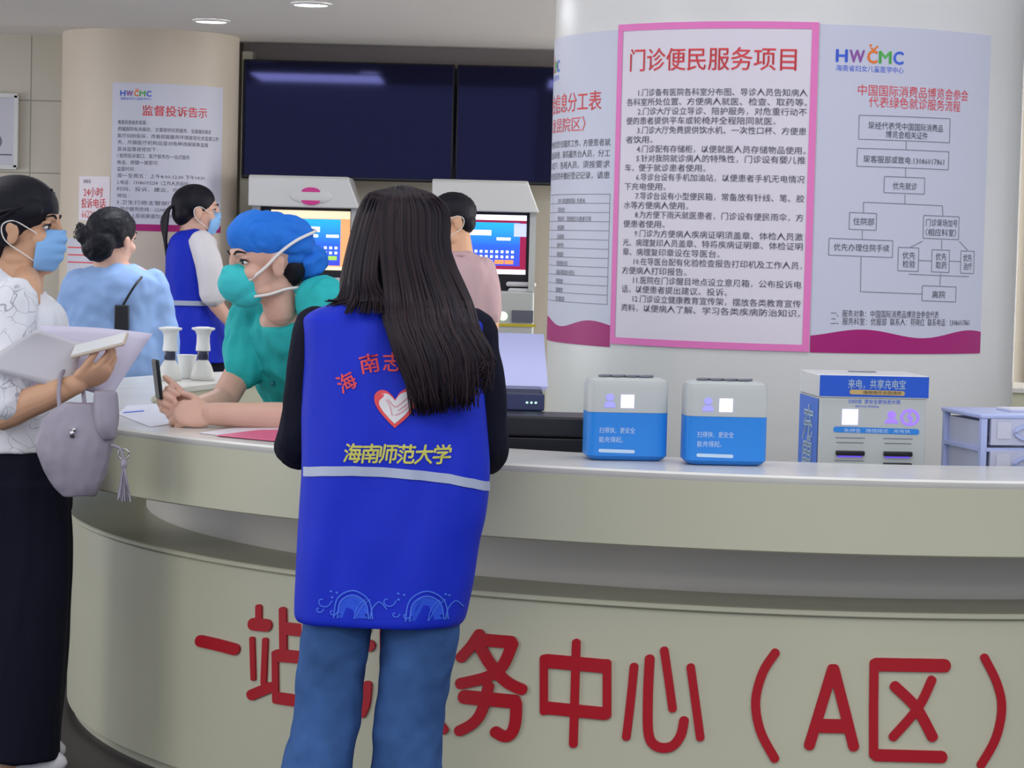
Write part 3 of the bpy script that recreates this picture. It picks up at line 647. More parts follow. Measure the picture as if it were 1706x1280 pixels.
def power_bank_box(x0, x1, ytop, ybot, label, rz):
    yb = P((x0+x1)/2, ybot, 6.13); d = 6.13
    # front face stands where the line of sight meets the worktop
    r = CF + CR*(((x0+x1)/2-853)/FPX) + CU*((640-ybot)/FPX); tt = (ZT-CAMZ)/r.z; p = CAM+r*tt
    w_ = (x1-x0)*p.y/FPX; h = (ybot-ytop)*p.y/FPX*0.985; dp = 0.12
    f = V((sin(rz), -cos(rz), 0)); sd = V((cos(rz), sin(rz), 0))       # facing direction, width direction
    c = V((p.x, p.y, ZT))-f*dp/2
    t = thing('power_bank_dispenser', label, 'charger box', c, 'blue and white power bank dispensers')
    def shell(z0, z1, top, bot, inset=0):
        rs = []
        for z, i in ([(z0, 0.02), (z0+0.004, 0.009), (z0+0.013, 0.0)] if bot else [(z0, 0)])+([(z1-0.018, 0.0), (z1-0.006, 0.004), (z1, 0.016)] if top else [(z1, 0)]):
            rs.append(sring(c+V((0, 0, z)), sd, f, w_/2-i, dp/2-i, n=64, e=6.0))
        return MB().rings(rs)
    hb = h*0.585
    obj('lower_shell', shell(0, hb, False, True), M_bluep, t, auto=40)
    obj('upper_shell', shell(hb+0.0005, h, True, False), M_grey, t, auto=40)
    for k in range(4):
        mb = MB(); q = c+sd*(-0.052+k*0.034)+V((0, 0, h+0.001))
        mb.rings([sring(q+V((0, 0, z)), (sd+f*0.6).normalized(), (f-sd*0.6).normalized(), 0.014, 0.028, 20, 2.6) for z in (0, 0.004)]); obj('bank_slot', mb, mat('slot_steel', S(110, 114, 126), 0.35) if k == 0 else bpy.data.materials['slot_steel'], t)
    # printing on the front
    s_ = Sheet(plane_fn(c+f*(dp/2+0.0005)-sd*w_/2+V((0, 0, h)), sd, (0, 0, -1), f)); q = h/143.0
    mb = MB(); s_.grid(mb, 56*q, 28*q, 79*q, 51*q, e=0.001, nu=1); obj('lit_display', mb, M_lit, t, smooth=False)
    mb = MB(); s_.poly(mb, [(37*q+7*q*cos(a), 33*q+6*q*sin(a)) for a in [2*pi*i/12 for i in range(12)]], 0.001); s_.poly(mb, [(27*q, 50*q), (30*q, 41*q), (44*q, 41*q), (47*q, 50*q)], 0.001); obj('lit_symbol', mb, M_violet, t, smooth=False)
    mb = MB(); s_.text(mb, '扫得快，更安全', 20*q, 90*q, 11*q, width=62*q, e=0.001); s_.text(mb, '能充得起。', 20*q, 106*q, 11*q, width=42*q, e=0.001); obj('lettering', mb, M_wink, t, smooth=False)
    mb = MB(); s_.stroke(mb, [(22*q, 125*q), (80*q, 126*q)], 6*q, 0.001); obj('white_bar', mb, M_wink, t, smooth=False)
power_bank_box(977, 1114, 628, 769, 'blue and white power bank dispenser on the worktop beside the black case', 0.10)
power_bank_box(1140, 1279, 634, 777, 'blue and white power bank dispenser on the worktop, nearer the tall cabinet', 0.06)

# tall charging cabinet on the inner desk
d = 6.47; p0, p1 = P(1366, 624, d), P(1551, 628, d); w_ = p1.x-p0.x; zt = (p0.z+p1.z)/2; zb = 0.75; D_ = 0.24
rz = 0.10; sd = V((cos(rz), sin(rz), 0)); f = V((sin(rz), -cos(rz), 0)); w_ = w_/cos(rz)
fc = V((p0.x, d, 0))+sd*w_/2; c = fc-f*D_/2
t = thing('charging_cabinet', 'white and blue power bank cabinet behind the worktop, left of the drawer box', 'charger box', (c.x, c.y, zb))
R3 = Matrix((sd, -f, V((0, 0, 1)))).transposed()
obj('body', MB().box((c.x, c.y, (zb+zt-0.06)/2), (w_*0.985, D_*0.97, zt-zb-0.06), Mx=R3), M_grey, t, bevel=0.004)
obj('top_box', MB().box((c.x, c.y, zt-0.03), (w_, D_, 0.06), Mx=R3), M_white, t, bevel=0.004)
mb = MB(); mb.box((c.x+0.0, c.y+0.03, zt+0.001), (0.07, 0.03, 0.003), Mx=R3); obj('top_vent', mb, M_inkgrey, t, smooth=False)
q = w_/185.0
fs = Sheet(plane_fn(fc-sd*w_/2+V((0, 0, zt-0.002))+f*0.0006, sd, (0, 0, -1), f))
mb = MB(); fs.grid(mb, 0, 0, w_, 35*q, e=0.001, nu=1); sg = obj('sign_panel', mb, M_blue2, t, smooth=False)
mb = MB(); fs.text(mb, '来电，共享充电宝', 48*q, 14*q, 17*q, width=97*q, e=0.002, bold=0.01); obj('lettering', mb, M_wink, sg, smooth=False)
mb = MB(); fs.stroke(mb, [(54*q, 27*q), (141*q, 28*q)], 8*q, 0.002); obj('orange_pill', mb, mat('pill_ochre', S(196, 168, 110), 0.5), sg, smooth=False)
mb = MB(); fs.text(mb, '随借随还全国通用', 74*q, 27.5*q, 6*q, width=64*q, e=0.003); obj('pill_lettering', mb, mat('pill_ink', S(80, 70, 60), 0.5), sg, smooth=False)
fb = Sheet(plane_fn(fc-sd*w_/2-f*0.0036+V((0, 0, zt-0.002))+f*0.0006, sd, (0, 0, -1), f))
mb = MB(); fb.text(mb, '扫码借  更安全更快更方便', 50*q, 43*q, 8*q, width=88*q, e=0.001); fb.text(mb, '随时归还 费用更省', 62*q, 51*q, 4*q, width=40*q, e=0.001); obj('lettering', mb, M_inkblue, t, smooth=False)
mb = MB(); fb.grid(mb, 40*q, 56*q, 67*q, 82*q, e=0.001, nu=1); obj('lit_display', mb, M_lit, t, smooth=False)
mb = MB(); fb.poly(mb, [(124*q+7*q*cos(a), 64*q+6*q*sin(a)) for a in [2*pi*i/12 for i in range(12)]], 0.001); fb.poly(mb, [(112*q, 78*q), (117*q, 71*q), (131*q, 71*q), (136*q, 78*q)], 0.001)
ri = [(155*q+14*q*cos(a), 68*q+12*q*sin(a)) for a in [2*pi*i/30 for i in range(31)]]; fb.stroke(mb, ri, 4*q, 0.001); fb.stroke(mb, [(155*q, 60*q), (153*q, 69*q), (158*q, 68*q), (156*q, 76*q)], 3.4*q, 0.001); obj('lit_symbol', mb, glow('violet_light_strong', S(140, 105, 245), 0.9), t, smooth=False)
mb = MB(); fb.stroke(mb, [(30*q, 90*q), (168*q, 92*q)], 9.5*q, 0.001); st = obj('blue_strip', mb, M_bluep, t, smooth=False)
mb = MB(); fb.text(mb, '免押金   随借随还   充电快', 44*q, 91.5*q, 7*q, width=112*q, e=0.002); obj('strip_lettering', mb, M_wink, st, smooth=False)
for col_ in (0, 1):
    for row in range(7):
        u = (30+col_*81)*q; v = (103+row*19)*q
        if v > (zt-zb)-0.02: continue
        filled = (row, col_) in ((1, 0), (1, 1), (2, 1), (4, 0), (5, 1))
        mb = MB()
        if filled:
            R_ = Matrix((sd, -f, V((0, 0, 1)))).transposed(); o_ = fb.fn(u+25*q, v+7*q, 0.004); mb.box(o_, (48*q, 0.02, 8*q), Mx=R_); o = obj('bank_slot', mb, M_black, t, bevel=0.003)
            mb = MB(); fb.grid(mb, u+4*q, v+11.5*q, u+46*q, v+14*q, e=0.001, nu=1); obj('slot_light', mb, glow('slot_violet', S(110, 80, 235), 0.8), o, smooth=False)
        else:
            fb.grid(mb, u, v, u+50*q, v+1.6*q, e=0.001, nu=1); fb.grid(mb, u+2*q, v+8*q, u+48*q, v+9.6*q, e=0.001, nu=1); obj('bank_slot', mb, M_inkgrey, t, smooth=False)
# blue side with slanted white writing
cs = fc-sd*w_/2*0.987-f*D_
sl = Sheet(plane_fn(cs+V((0, 0, zt-0.06))-sd*0.0006, f, (0, 0, -1), -sd))
mb = MB(); sl.grid(mb, 0.006, 0.004, D_-0.008, zt-zb-0.064, e=0.001, nu=1); so = obj('side_panel', mb, mat('side_blue', S(70, 122, 225), 0.45), t, smooth=False)
mb = MB()
for i, ch in enumerate('充电宝'): sl.text(mb, ch, 0.06, 0.075+i*0.085, 0.10, width=0.11, e=0.002, bold=0.02, slant=0.15)
obj('side_lettering', mb, M_wink, so, smooth=False)

# plastic drawer box at the right edge
M_lav = mat('lavender_plastic', S(182, 194, 240), 0.3, 0.45); M_lavt = mat('cloudy_plastic', S(196, 200, 222), 0.2, 0.5)
d = 6.42; a = P(1636, 690, d); zt = P(1636, 690, d).z; W_ = 0.29; D_ = 0.26; rz = 0.22; sd = V((cos(rz), sin(rz), 0)); f = V((sin(rz), -cos(rz), 0)); R3 = Matrix((sd, -f, V((0, 0, 1)))).transposed()
fc = V((a.x, d, 0))+sd*W_/2; c = fc-f*D_/2
t = thing('drawer_box', 'lavender plastic drawer box at the right edge beyond the worktop', 'drawer box', (c.x, c.y, 0.75))
HH = zt-0.75; nd = 4; dh = (HH-0.014)/nd; B = lambda mb, u, v, z, su, sv, sz: mb.box(c+sd*u-f*v+V((0, 0, z)), (su, sv, sz), Mx=R3)
mb = MB(); B(mb, 0, 0, zt-0.006, W_+0.008, D_+0.008, 0.012); obj('lid', mb, M_lav, t, bevel=0.004)
mb = MB()
for u in (-1, 1):
    for v in (-1, 1): B(mb, u*(W_/2-0.008), v*(D_/2-0.008), 0.75+HH/2-0.006, 0.016, 0.016, HH-0.013)
for i in range(nd+1):
    z = 0.75+0.004+i*dh
    if i == nd: continue
    for u in (-1, 1): B(mb, u*(W_/2-0.006), 0, z, 0.012, D_-0.03, 0.010)
    B(mb, 0, -(D_/2-0.006), z, W_-0.03, 0.012, 0.010)
obj('frame', mb, M_lav, t, smooth=False)
mb = MB(); B(mb, -W_/2+0.012, 0, 0.75+HH/2-0.006, 0.003, D_-0.04, HH-0.03); B(mb, 0, D_/2-0.01, 0.75+HH/2-0.006, W_-0.03, 0.003, HH-0.03); obj('side_wall', mb, M_lavt, t, smooth=False)
for i in range(nd):
    z = 0.75+0.009+i*dh+dh/2
    mb = MB(); B(mb, 0.003, -(D_/2-0.003), z, W_-0.045, 0.010, dh-0.014); B(mb, 0.003, 0, z-dh/2+0.010, W_-0.05, D_-0.04, 0.003); dr = obj('drawer', mb, M_lavt, t, smooth=False)
    s2 = Sheet(plane_fn(c+f*(D_/2+0.003)-sd*(W_/2-0.03)+V((0, 0, z+dh/2)), sd, (0, 0, -1), f))
    mb = MB(); s2.stroke(mb, [(0.035+0.115-0.09*cos(t_), 0.042-0.024*sin(t_)) for t_ in [2*pi*k_/28 for k_ in range(29)]], 0.007, e=0.001, depth=0.008); obj('handle', mb, M_lav, dr, smooth=False)
    mb = MB(); s2.grid(mb, 0.012, 0.015, 0.05, 0.058, e=0.001, nu=1); lb = obj('label', mb, M_paper, dr, smooth=False)
mb = MB(); q_ = c+sd*0.02+V((0, 0, zt+0.004)); mb.box(q_, (0.10, 0.10, 0.008), Mx=R3); tag(obj('notepad', mb, M_paper, origin=(q_.x, q_.y, zt), bevel=0.002), 'small white notepad lying on top of the lavender drawer box', 'notepad')

# low black case and printer with its sheet of paper
d = 6.62; a, b = P(812, 690, d), P(1010, 700, d); za = (a.z+b.z)/2; cx = (a.x+b.x)/2; wd = b.x-a.x
t = thing('black_case', 'low black case with a seam beside the left power bank dispenser', 'case', (cx, d+0.11, 0.75))
obj('base', MB().box((cx, d+0.11, (0.75+za-0.056)/2), (wd, 0.2, za-0.056-0.75)), M_black, t, bevel=0.004)
obj('lid', MB().box((cx, d+0.11, za-0.027), (wd+0.004, 0.204, 0.054)), M_black, t, bevel=0.006)
d = 6.86; a, b = P(800, 648, d), P(905, 650, d); za = b.z; cx = (a.x+b.x)/2; wd = b.x-a.x
t = thing('printer', 'dark navy printer between the volunteer and the column with paper standing in it', 'printer', (cx, d+0.12, 0.75))
obj('body', MB().box((cx, d+0.12, (0.75+za)/2), (wd, 0.22, za-0.75)), M_navyplastic, t, bevel=0.012)
mb = MB(); q0 = P(875, 670, d-0.002); mb.box((q0.x, d-0.001, q0.z), (0.105, 0.008, 0.046)); obj('front_panel', mb, mat('panel_navy', S(58, 66, 104), 0.3), t, bevel=0.003)
mb = MB(); q0 = P(878, 671, d-0.006)
for k_ in range(3): mb.ell((q0.x+0.012*k_, d-0.006, q0.z), (0.0035, 0.002, 0.003))
obj('indicator', mb, glow('indicator_green', S(190, 250, 220), 1.0), t)
mb = MB(); q0 = P(870, 690, d); mb.box((cx, d+0.015, q0.z-0.02), (wd-0.03, 0.05, 0.012)); obj('output_slot', mb, M_black, t, smooth=False)
bl, br_, tl, tr = P(805, 641, d+0.16), P(913, 644, d+0.16), P(818, 554, d+0.22), P(906, 557, d+0.22)
mb = MB(); n_ = 8; g = []
for sgn in (0, 1):
    for j in range(n_+1):
        for i in range(n_+1):
            u, v = i/n_, j/n_; p = bl.lerp(br_, u).lerp(tl.lerp(tr, u), v); p = p+V((0, 0.02*sin(pi*v)+sgn*0.0012, 0)); g.append(p)
N = (n_+1)**2; fs_ = []
for j in range(n_):
    for i in range(n_):
        a_ = j*(n_+1)+i; fs_.append((a_, a_+1, a_+n_+2, a_+n_+1)); fs_.append((N+a_, N+a_+n_+1, N+a_+n_+2, N+a_+1))
# lower edge continues down into the feed slot
k0 = bl-V((0, 0.0, bl.z-za+0.012)); k1 = br_-V((0.008, 0.0, br_.z-za+0.012))
mb.add(g, fs_); mb.add([bl, br_, k1, k0], [(0, 1, 2, 3)])
tag(obj('paper_sheet', mb, mat('lavender_paper', S(200, 204, 246), 0.5), origin=(cx, d+0.16, za)), 'blank lavender white sheet standing in the printer feed', 'paper')

# leaflets and papers on the worktop
def flat_sheet(name, corners, m_, label, cat, lift=0.001, mat2=None, group=None):
    pts = []
    for (x, y) in corners:
        r = CF + CR*((x-853)/FPX) + CU*((640-y)/FPX); pts.append(CAM+r*((ZT+lift-CAMZ)/r.z))
    mb = MB(); k_ = len(pts); mb.add(pts+[p+V((0, 0, 0.001)) for p in pts], [tuple(range(k_))[::-1], tuple(range(k_, 2*k_))]+[(i, (i+1) % k_, k_+(i+1) % k_, k_+i) for i in range(k_)])
    c_ = sum(pts, V((0, 0, 0)))/k_
    o = obj(name, mb, m_, smooth=False, origin=(c_.x, c_.y, ZT)); tag(o, label, cat, group); return o
flat_sheet('leaflet', [(330, 722), (400, 712), (500, 712), (500, 734), (440, 734)], M_paperp, 'pale pink leaflet lying under the pink card by the nurse forearm', 'leaflet')
flat_sheet('leaflet', [(358, 726), (430, 717), (500, 716), (500, 736), (452, 735)], mat('pink_card', S(226, 92, 138), 0.45), 'deep pink card on the worktop under the nurse forearm', 'leaflet', 0.0024)
flat_sheet('paper_sheet', [(196, 690), (212, 676), (285, 672), (330, 700), (250, 712)], M_paper, 'white paper on the worktop left of the nurse hands', 'paper')
flat_sheet('pen', [(205, 688.5), (206, 687), (240, 684), (240, 685.5)], M_inkblue, 'slim blue pen on the white paper left of the nurse hands', 'pen', 0.0025)

# pump bottles behind the nurse arms
def pump_bottle(x, d, label, s=1.0):
    p = P(x, 600, d); bx, by = p.x, p.y; t = thing('pump_bottle', label, 'bottle', (bx, by, ZT), 'white bottles with dark necks on the worktop')
    def lathe(pr): return MB().rings([[V((bx+r*cos(2*pi*j/24), by+r*sin(2*pi*j/24), ZT+z*s)) for j in range(24)] for r, z in pr])
    obj('body', lathe([(0.040, 0), (0.044, 0.004), (0.041, 0.03), (0.032, 0.062), (0.022, 0.082), (0.016, 0.088)]), mat('bottle_white', S(214, 214, 210), 0.35) if 'bottle_white' not in bpy.data.materials else bpy.data.materials['bottle_white'], t)
    obj('neck', lathe([(0.016, 0.085), (0.021, 0.09), (0.020, 0.125), (0.018, 0.13)]), M_navyplastic, t)
    obj('cap', lathe([(0.027, 0.124), (0.027, 0.13), (0.024, 0.16), (0.024, 0.19), (0.030, 0.208), (0.043, 0.215), (0.042, 0.222), (0.02, 0.226)]), M_white, t)
pump_bottle(283, 9.08, 'white flared-top bottle with dark neck just above the nurse fist, left one', 0.86)
pump_bottle(338, 9.15, 'white flared-top bottle with dark neck beside the nurse upper arm, right one', 0.86)
p = P(311, 640, 9.22); mb = MB().rings([[V((p.x+r*cos(2*pi*j/28), p.y+r*sin(2*pi*j/28), ZT+z)) for j in range(28)] for r, z in ((0.022, 0), (0.026, 0.004), (0.036, 0.085), (0.038, 0.088), (0.034, 0.086), (0.024, 0.01))])
tag(obj('paper_cup', mb, M_white, origin=(p.x, p.y, ZT)), 'white paper cup standing between the two white bottles', 'cup')
p = P(425, 640, 9.6); mb = MB().box((p.x, p.y, ZT+0.05), (0.06, 0.1, 0.098), rz=0.3)
tag(obj('tissue_box', mb, M_white, origin=(p.x, p.y, ZT), bevel=0.008), 'small white box behind the nurse between her arm and body', 'box')
# ------------------------------------------------------------------ people
def basis(f, u):
    f = V(f).normalized(); r = f.cross(V(u)).normalized(); u = r.cross(f); return Matrix((r, f, u)).transposed()
class Head:
    """head about c (midway between chin and crown); local x = own right, y = forward, z = up"""
    def __init__(s, c, f, u=(0, 0, 1), k=1.0): s.c = V(c); s.B = basis(f, u); s.k = k
    def p(s, x, y, z): return s.c+s.B @ (V((x, y, z))*s.k)
    def e(s, mb, c, r, n=22, tilt=0.0):
        B = s.B if not tilt else s.B @ Matrix.Rotation(tilt, 3, 'X')
        return mb.ell(s.p(*c), [q*s.k for q in r], B, n)
    def skull(s, mb):
        s.e(mb, (0, -.012, .032), (.073, .092, .080), 28); s.e(mb, (0, .022, -.035), (.057, .062, .072), 26)
        s.e(mb, (0, .062, -.090), (.024, .022, .020)); s.e(mb, (0, .071, .036), (.046, .016, .014))
        s.e(mb, (0, .086, .006), (.0085, .012, .03)); s.e(mb, (0, .094, -.016), (.0155, .017, .0115))
        for q in (-1, 1):
            s.e(mb, (q*.036, .052, -.022), (.026, .026, .024)); s.e(mb, (q*.036, .005, -.07), (.022, .05, .022))
            s.e(mb, (q*.077, -.008, -.008), (.008, .019, .031)); s.e(mb, (q*.083, -.014, .004), (.005, .013, .017))
            s.e(mb, (q*.033, .066, .021), (.016, .011, .0045))
        s.e(mb, (0, .080, -.052), (.022, .012, .005)); s.e(mb, (0, .078, -.062), (.019, .012, .006))
        mb.tube([s.p(0, -.03, -.05), s.p(0, -.035, -.13)], [.047*s.k, .045*s.k], 18, 1)
    def eyes(s, par, sides=(-1, 1)):
        for q in sides:
            mb = MB(); s.e(mb, (q*.0325, .0660, .011), (.0140, .0085, .0058)); n0 = len(mb.f)
            s.e(mb, (q*.0325, .0722, .0114), (.0070, .0038, .0062), 14)
            mb.tube([s.p(q*.017, .0715, .0115), s.p(q*.026, .0755, .018), s.p(q*.037, .0735, .0185), s.p(q*.049, .0635, .012)], [.0018, .0027, .0027, .0018], 6, 3)
            mb.m = [0]*n0+[1]*(len(mb.f)-n0)
            obj('eye', mb, [M_eyew, M_iris], par)
            mb = MB(); mb.tube([s.p(q*.014, .0855, .034), s.p(q*.030, .084, .041), s.p(q*.052, .069, .036)], [.0030, .0034, .0016], 8, 4); obj('eyebrow', mb, M_hairk, par)
def hand(mb, wrist, F, N, T, curl=(20, 30, 20), sp=0.10, k=1.0, thumb=None, tcurl=20):
    """palm + five jointed fingers; F finger direction, N back-of-hand normal, T towards the thumb"""
    F = V(F).normalized(); N = V(N); N = (N-F*N.dot(F)).normalized(); T0 = V(T); T = F.cross(N); T = T if T.dot(T0) > 0 else -T
    w = V(wrist); at = lambda x, y, z: w+(T*x+F*y+N*z)*k
    B = Matrix((T, F, N)).transposed()
    mb.ell(at(0, .048, 0), (.040*k, .052*k, .0155*k), B, 20); mb.ell(at(.022, .035, -.006), (.019*k, .034*k, .016*k), B, 14); mb.ell(at(-.02, .04, -.004), (.020*k, .042*k, .015*k), B, 14)
    for i, (x, y, L) in enumerate(((.029, .084, .070), (.010, .090, .078), (-.010, .087, .073), (-.028, .078, .057))):
        p = at(x, y-.012, 0); ang = 0.0; d0 = (F+T*(x*sp*20*0.18)).normalized(); pts = [p]; rr = [.0096*k]
        for j, fr in enumerate((.46, .30, .24)):
            ang += math.radians(curl[j]+(i-1.5)*4); d = d0*cos(ang)-N*sin(ang); p = p+d*(L*fr+(.012 if j == 0 else 0))*k; pts.append(p); rr.append((.0090, .0082, .0068)[j]*k)
        mb.tube(pts, rr, 10, 3)
    td = V(thumb).normalized() if thumb is not None else (T*.75+F*.6-N*.25).normalized()
    p0 = at(.026, .022, -.004); p1 = p0+td*.034*k; p2 = p1+(td+F*.35-N*math.sin(math.radians(tcurl))).normalized()*.030*k; p3 = p2+(td*.6+F*.6-N*math.sin(math.radians(tcurl))*1.2).normalized()*.024*k
    mb.tube([p0, p1, p2, p3], [.0125*k, .0108*k, .0098*k, .0080*k], 10, 3)
def px_rings(rows, d, e=2.5, k=5, n=48, ux=(1, 0, 0), uy=(0, 1, 0)):
    """rows of (photo y, photo x of the middle, half width in photo px, half depth m[, depth offset])"""
    rows = [tuple(r)+((0,) if len(r) == 4 else ()) for r in rows]; out = []
    for y, x, hw, b, dd in lerp_rows(rows, k): out.append(sring(P(x, y, d+dd), ux, uy, max(hw, 2)*d/FPX, b, n, e))
    return out
def person(label, x, y): return thing('person', label, 'person', (x, y, 0))
def folds(amp, sc=(16, 16, 6), seed=0.0):
    return lambda co, n: amp*noise.noise(V((co.x*sc[0]+seed, co.y*sc[1], co.z*sc[2])))+amp*0.5*noise.noise(V((co.x*sc[0]*2.3, co.y*sc[1]*2.3+seed, co.z*sc[2]*2.6)))
M_vest = mat('vest_blue', S(22, 46, 196), 0.62, 0.25, bump=0.15, bscale=260)
M_navy = mat('navy_cloth', S(20, 22, 38), 0.8, 0.15, bump=0.2, bscale=300)
M_band = mat('reflective_band', S(172, 182, 206), 0.4, 0.4)
M_denim = mat('denim', S(62, 96, 150), 0.85, 0.12, nscale=9, namt=0.30, bump=0.35, bscale=420)
M_teal = mat('scrub_teal', S(50, 190, 190), 0.75, 0.2, bump=0.2, bscale=280)
M_cap = mat('cap_blue', S(44, 124, 226), 0.75, 0.2, bump=0.3, bscale=150)
M_tealmask = mat('teal_mask', S(66, 200, 204), 0.75, 0.2, bump=0.2, bscale=220)
M_cotton = mat('white_cotton', S(224, 222, 226), 0.85, 0.15, bump=0.2, bscale=300)
M_lightblue = mat('light_blue_cloth', S(146, 178, 226), 0.85, 0.15, nscale=5, namt=0.04)
M_pinkcloth = mat('dusty_pink_cloth', S(190, 162, 166), 0.85, 0.15)
M_trouser = mat('black_trouser', S(16, 18, 34), 0.8, 0.18, bump=0.15, bscale=240)
# ink-sketch blossoms on white cloth
M_blouse = mat('printed_blouse', S(232, 234, 240), 0.8, 0.15); nt = M_blouse.node_tree
tc = nt.nodes.new('ShaderNodeTexCoord'); ns = nt.nodes.new('ShaderNodeTexNoise'); ns.inputs['Scale'].default_value = 9; ns.inputs['Detail'].default_value = 2
mx = nt.nodes.new('ShaderNodeMix'); mx.data_type = 'VECTOR'; mx.inputs['Factor'].default_value = 0.14
vo = nt.nodes.new('ShaderNodeTexVoronoi'); vo.feature = 'DISTANCE_TO_EDGE'; vo.inputs['Scale'].default_value = 21
rp = nt.nodes.new('ShaderNodeValToRGB'); rp.color_ramp.elements[0].position = 0.006; rp.color_ramp.elements[0].color = S(168, 172, 182); rp.color_ramp.elements[1].position = 0.028; rp.color_ramp.elements[1].color = S(234, 236, 242)
n3 = nt.nodes.new('ShaderNodeTexNoise'); n3.inputs['Scale'].default_value = 6; r3 = nt.nodes.new('ShaderNodeValToRGB'); r3.color_ramp.elements[0].position = 0.47; r3.color_ramp.elements[1].position = 0.53
m3 = nt.nodes.new('ShaderNodeMix'); m3.data_type = 'RGBA'; m3.inputs['A'].default_value = S(234, 236, 242)
for a, b in ((tc.outputs['Object'], ns.inputs['Vector']), (tc.outputs['Object'], mx.inputs['A']), (ns.outputs['Color'], mx.inputs['B']), (mx.outputs['Result'], vo.inputs['Vector']), (vo.outputs['Distance'], rp.inputs[0]),
             (tc.outputs['Object'], n3.inputs['Vector']), (n3.outputs['Fac'], r3.inputs[0]), (r3.outputs[0], m3.inputs['Factor']), (rp.outputs[0], m3.inputs['B']), (m3.outputs['Result'], nt.nodes['Principled BSDF'].inputs['Base Color'])): nt.links.new(a, b)
# long brown-black hair with streaks along the strands
def hair_mat(name, c0, c1):
    m = mat(name, c0, 0.5, 0.22); nt = m.node_tree; at = nt.nodes.new('ShaderNodeAttribute'); at.attribute_name = 'strand'
    rp = nt.nodes.new('ShaderNodeValToRGB'); rp.color_ramp.elements[0].color = c0; rp.color_ramp.elements[1].color = c1
    nt.links.new(at.outputs['Fac'], rp.inputs[0]); nt.links.new(rp.outputs[0], nt.nodes['Principled BSDF'].inputs['Base Color']); return m
M_hairlong = hair_mat('long_brown_hair', S(24, 21, 30), S(50, 38, 42))
M_hairdark = hair_mat('dark_hair_strands', S(14, 15, 22), S(38, 36, 46))
def strands(name, paths, mats, parent, rad=0.0045, n=5):
    """one mesh of many tapered locks; each lock carries its own tone"""
    mb = MB(); tone = []
    for pts, k in paths:
        f0 = len(mb.v); m_ = len(pts); rr = [rad*k*(0.6+0.4*min(1, 4*i/m_))*(1-0.75*max(0, (i/(m_-1)-0.72)/0.28)) for i in range(m_)]
        mb.tube(pts, rr, n, 3, round_caps=False); tone += [random.random()]*(len(mb.v)-f0)
    o = obj(name, mb, mats, parent); a = o.data.attributes.new('strand', 'FLOAT', 'POINT'); a.data.foreach_set('value', tone); return o

# ---- the volunteer with her back to us
D1 = 5.75; q0 = P(655, 900, D1); R1 = (q0.x, D1, 0)
t = person('woman seen from behind with long dark hair, blue volunteer vest and flared jeans', R1[0], R1[1])
H = Head(P(668, 396, D1+0.03), (-.12, 1, -.05))
mb = MB(); H.skull(mb)
mb.rings(px_rings([(505, 655, 50, .06), (530, 655, 118, .085), (560, 656, 132, .105), (640, 655, 118, .105), (760, 655, 108, .10), (860, 652, 116, .115), (960, 648, 120, .125), (1010, 645, 112, .115)], D1))
for sx, pts, rr in ((-1, [(560, 990, 0), (545, 1180, .01), (548, 1290, .03), (530, 1420, .03), (516, 1570, .02)], (.078, .062, .05, .05, .035)), (1, [(705, 990, 0), (690, 1180, .01), (688, 1290, .03), (686, 1420, .03), (686, 1570, .02)], (.078, .062, .05, .05, .035))):
    mb.tube([P(x, y, D1+dd) for x, y, dd in pts], rr, 16, 4)
    f = P(pts[-1][0], pts[-1][1], D1); mb.ell((f.x, f.y+0.05, 0.045), (.032, .095, .03))
for sx, el in ((-1, [(528, 560, 0), (512, 670, .02), (500, 738, .07)]), (1, [(792, 565, 0), (805, 680, .02), (809, 742, .07)])):
    pe = [P(x, y, D1+dd) for x, y, dd in el]; wz = V((pe[-1].x-sx*0.03, 6.16, 1.0)); mb.tube(pe+[wz], [.038, .036, .034, .026], 14, 4)
    hand(mb, wz, (-sx*.45, 1, -.02), (0, 0, 1), (-sx, 0, 0), curl=(6, 12, 10))
obj('body', mb, M_skin, t, voxel=0.0055)
# dark tee with elbow sleeves
mb = MB(); mb.rings(px_rings([(498, 655, 48, .06), (522, 655, 120, .09), (560, 656, 140, .112), (640, 655, 128, .112), (760, 655, 120, .11), (900, 650, 126, .125)], D1))
for el in ([(530, 552, 0), (519, 610, .01), (506, 690, .03), (498, 738, .06)], [(788, 555, 0), (800, 620, .01), (806, 690, .03), (808, 745, .06)]):
    mb.tube([P(x, y, D1+dd) for x, y, dd in el]+[P(el[-1][0], el[-1][1]+6, D1+.17)], [.058, .055, .054, .055, .054], 18, 4)
obj('tee', mb, M_navy, t, voxel=0.006, it=3, disp=folds(.006))
# jeans
mb = MB(); mb.rings(px_rings([(930, 648, 122, .122), (985, 644, 128, .132), (1012, 640, 128, .128)], D1))
for rows in ([(1000, 566, 62, .095), (1050, 560, 60, .095), (1120, 551, 59, .088), (1180, 546, 56, .08), (1240, 536, 58, .078), (1290, 527, 62, .08), (1420, 508, 76, .1), (1570, 488, 95, .125)],
             [(1000, 704, 66, .095), (1050, 699, 66, .095), (1120, 692, 62, .088), (1180, 684, 58, .08), (1240, 679, 57, .078), (1290, 676, 60, .08), (1420, 676, 76, .1), (1570, 680, 95, .125)]):
    mb.rings(px_rings(rows, D1, e=2.1))
obj('jeans', mb, M_denim, t, voxel=0.006, it=3, disp=folds(.007, (12, 12, 9), 3))
for x in (488, 680):
    f = P(x, 1570, D1); mb = MB(); mb.ell((f.x, f.y+0.06, 0.04), (.048, .13, .04)); mb.ell((f.x, f.y-0.03, 0.06), (.04, .05, .06)); obj('shoe', mb, M_cotton, t, voxel=0.006)
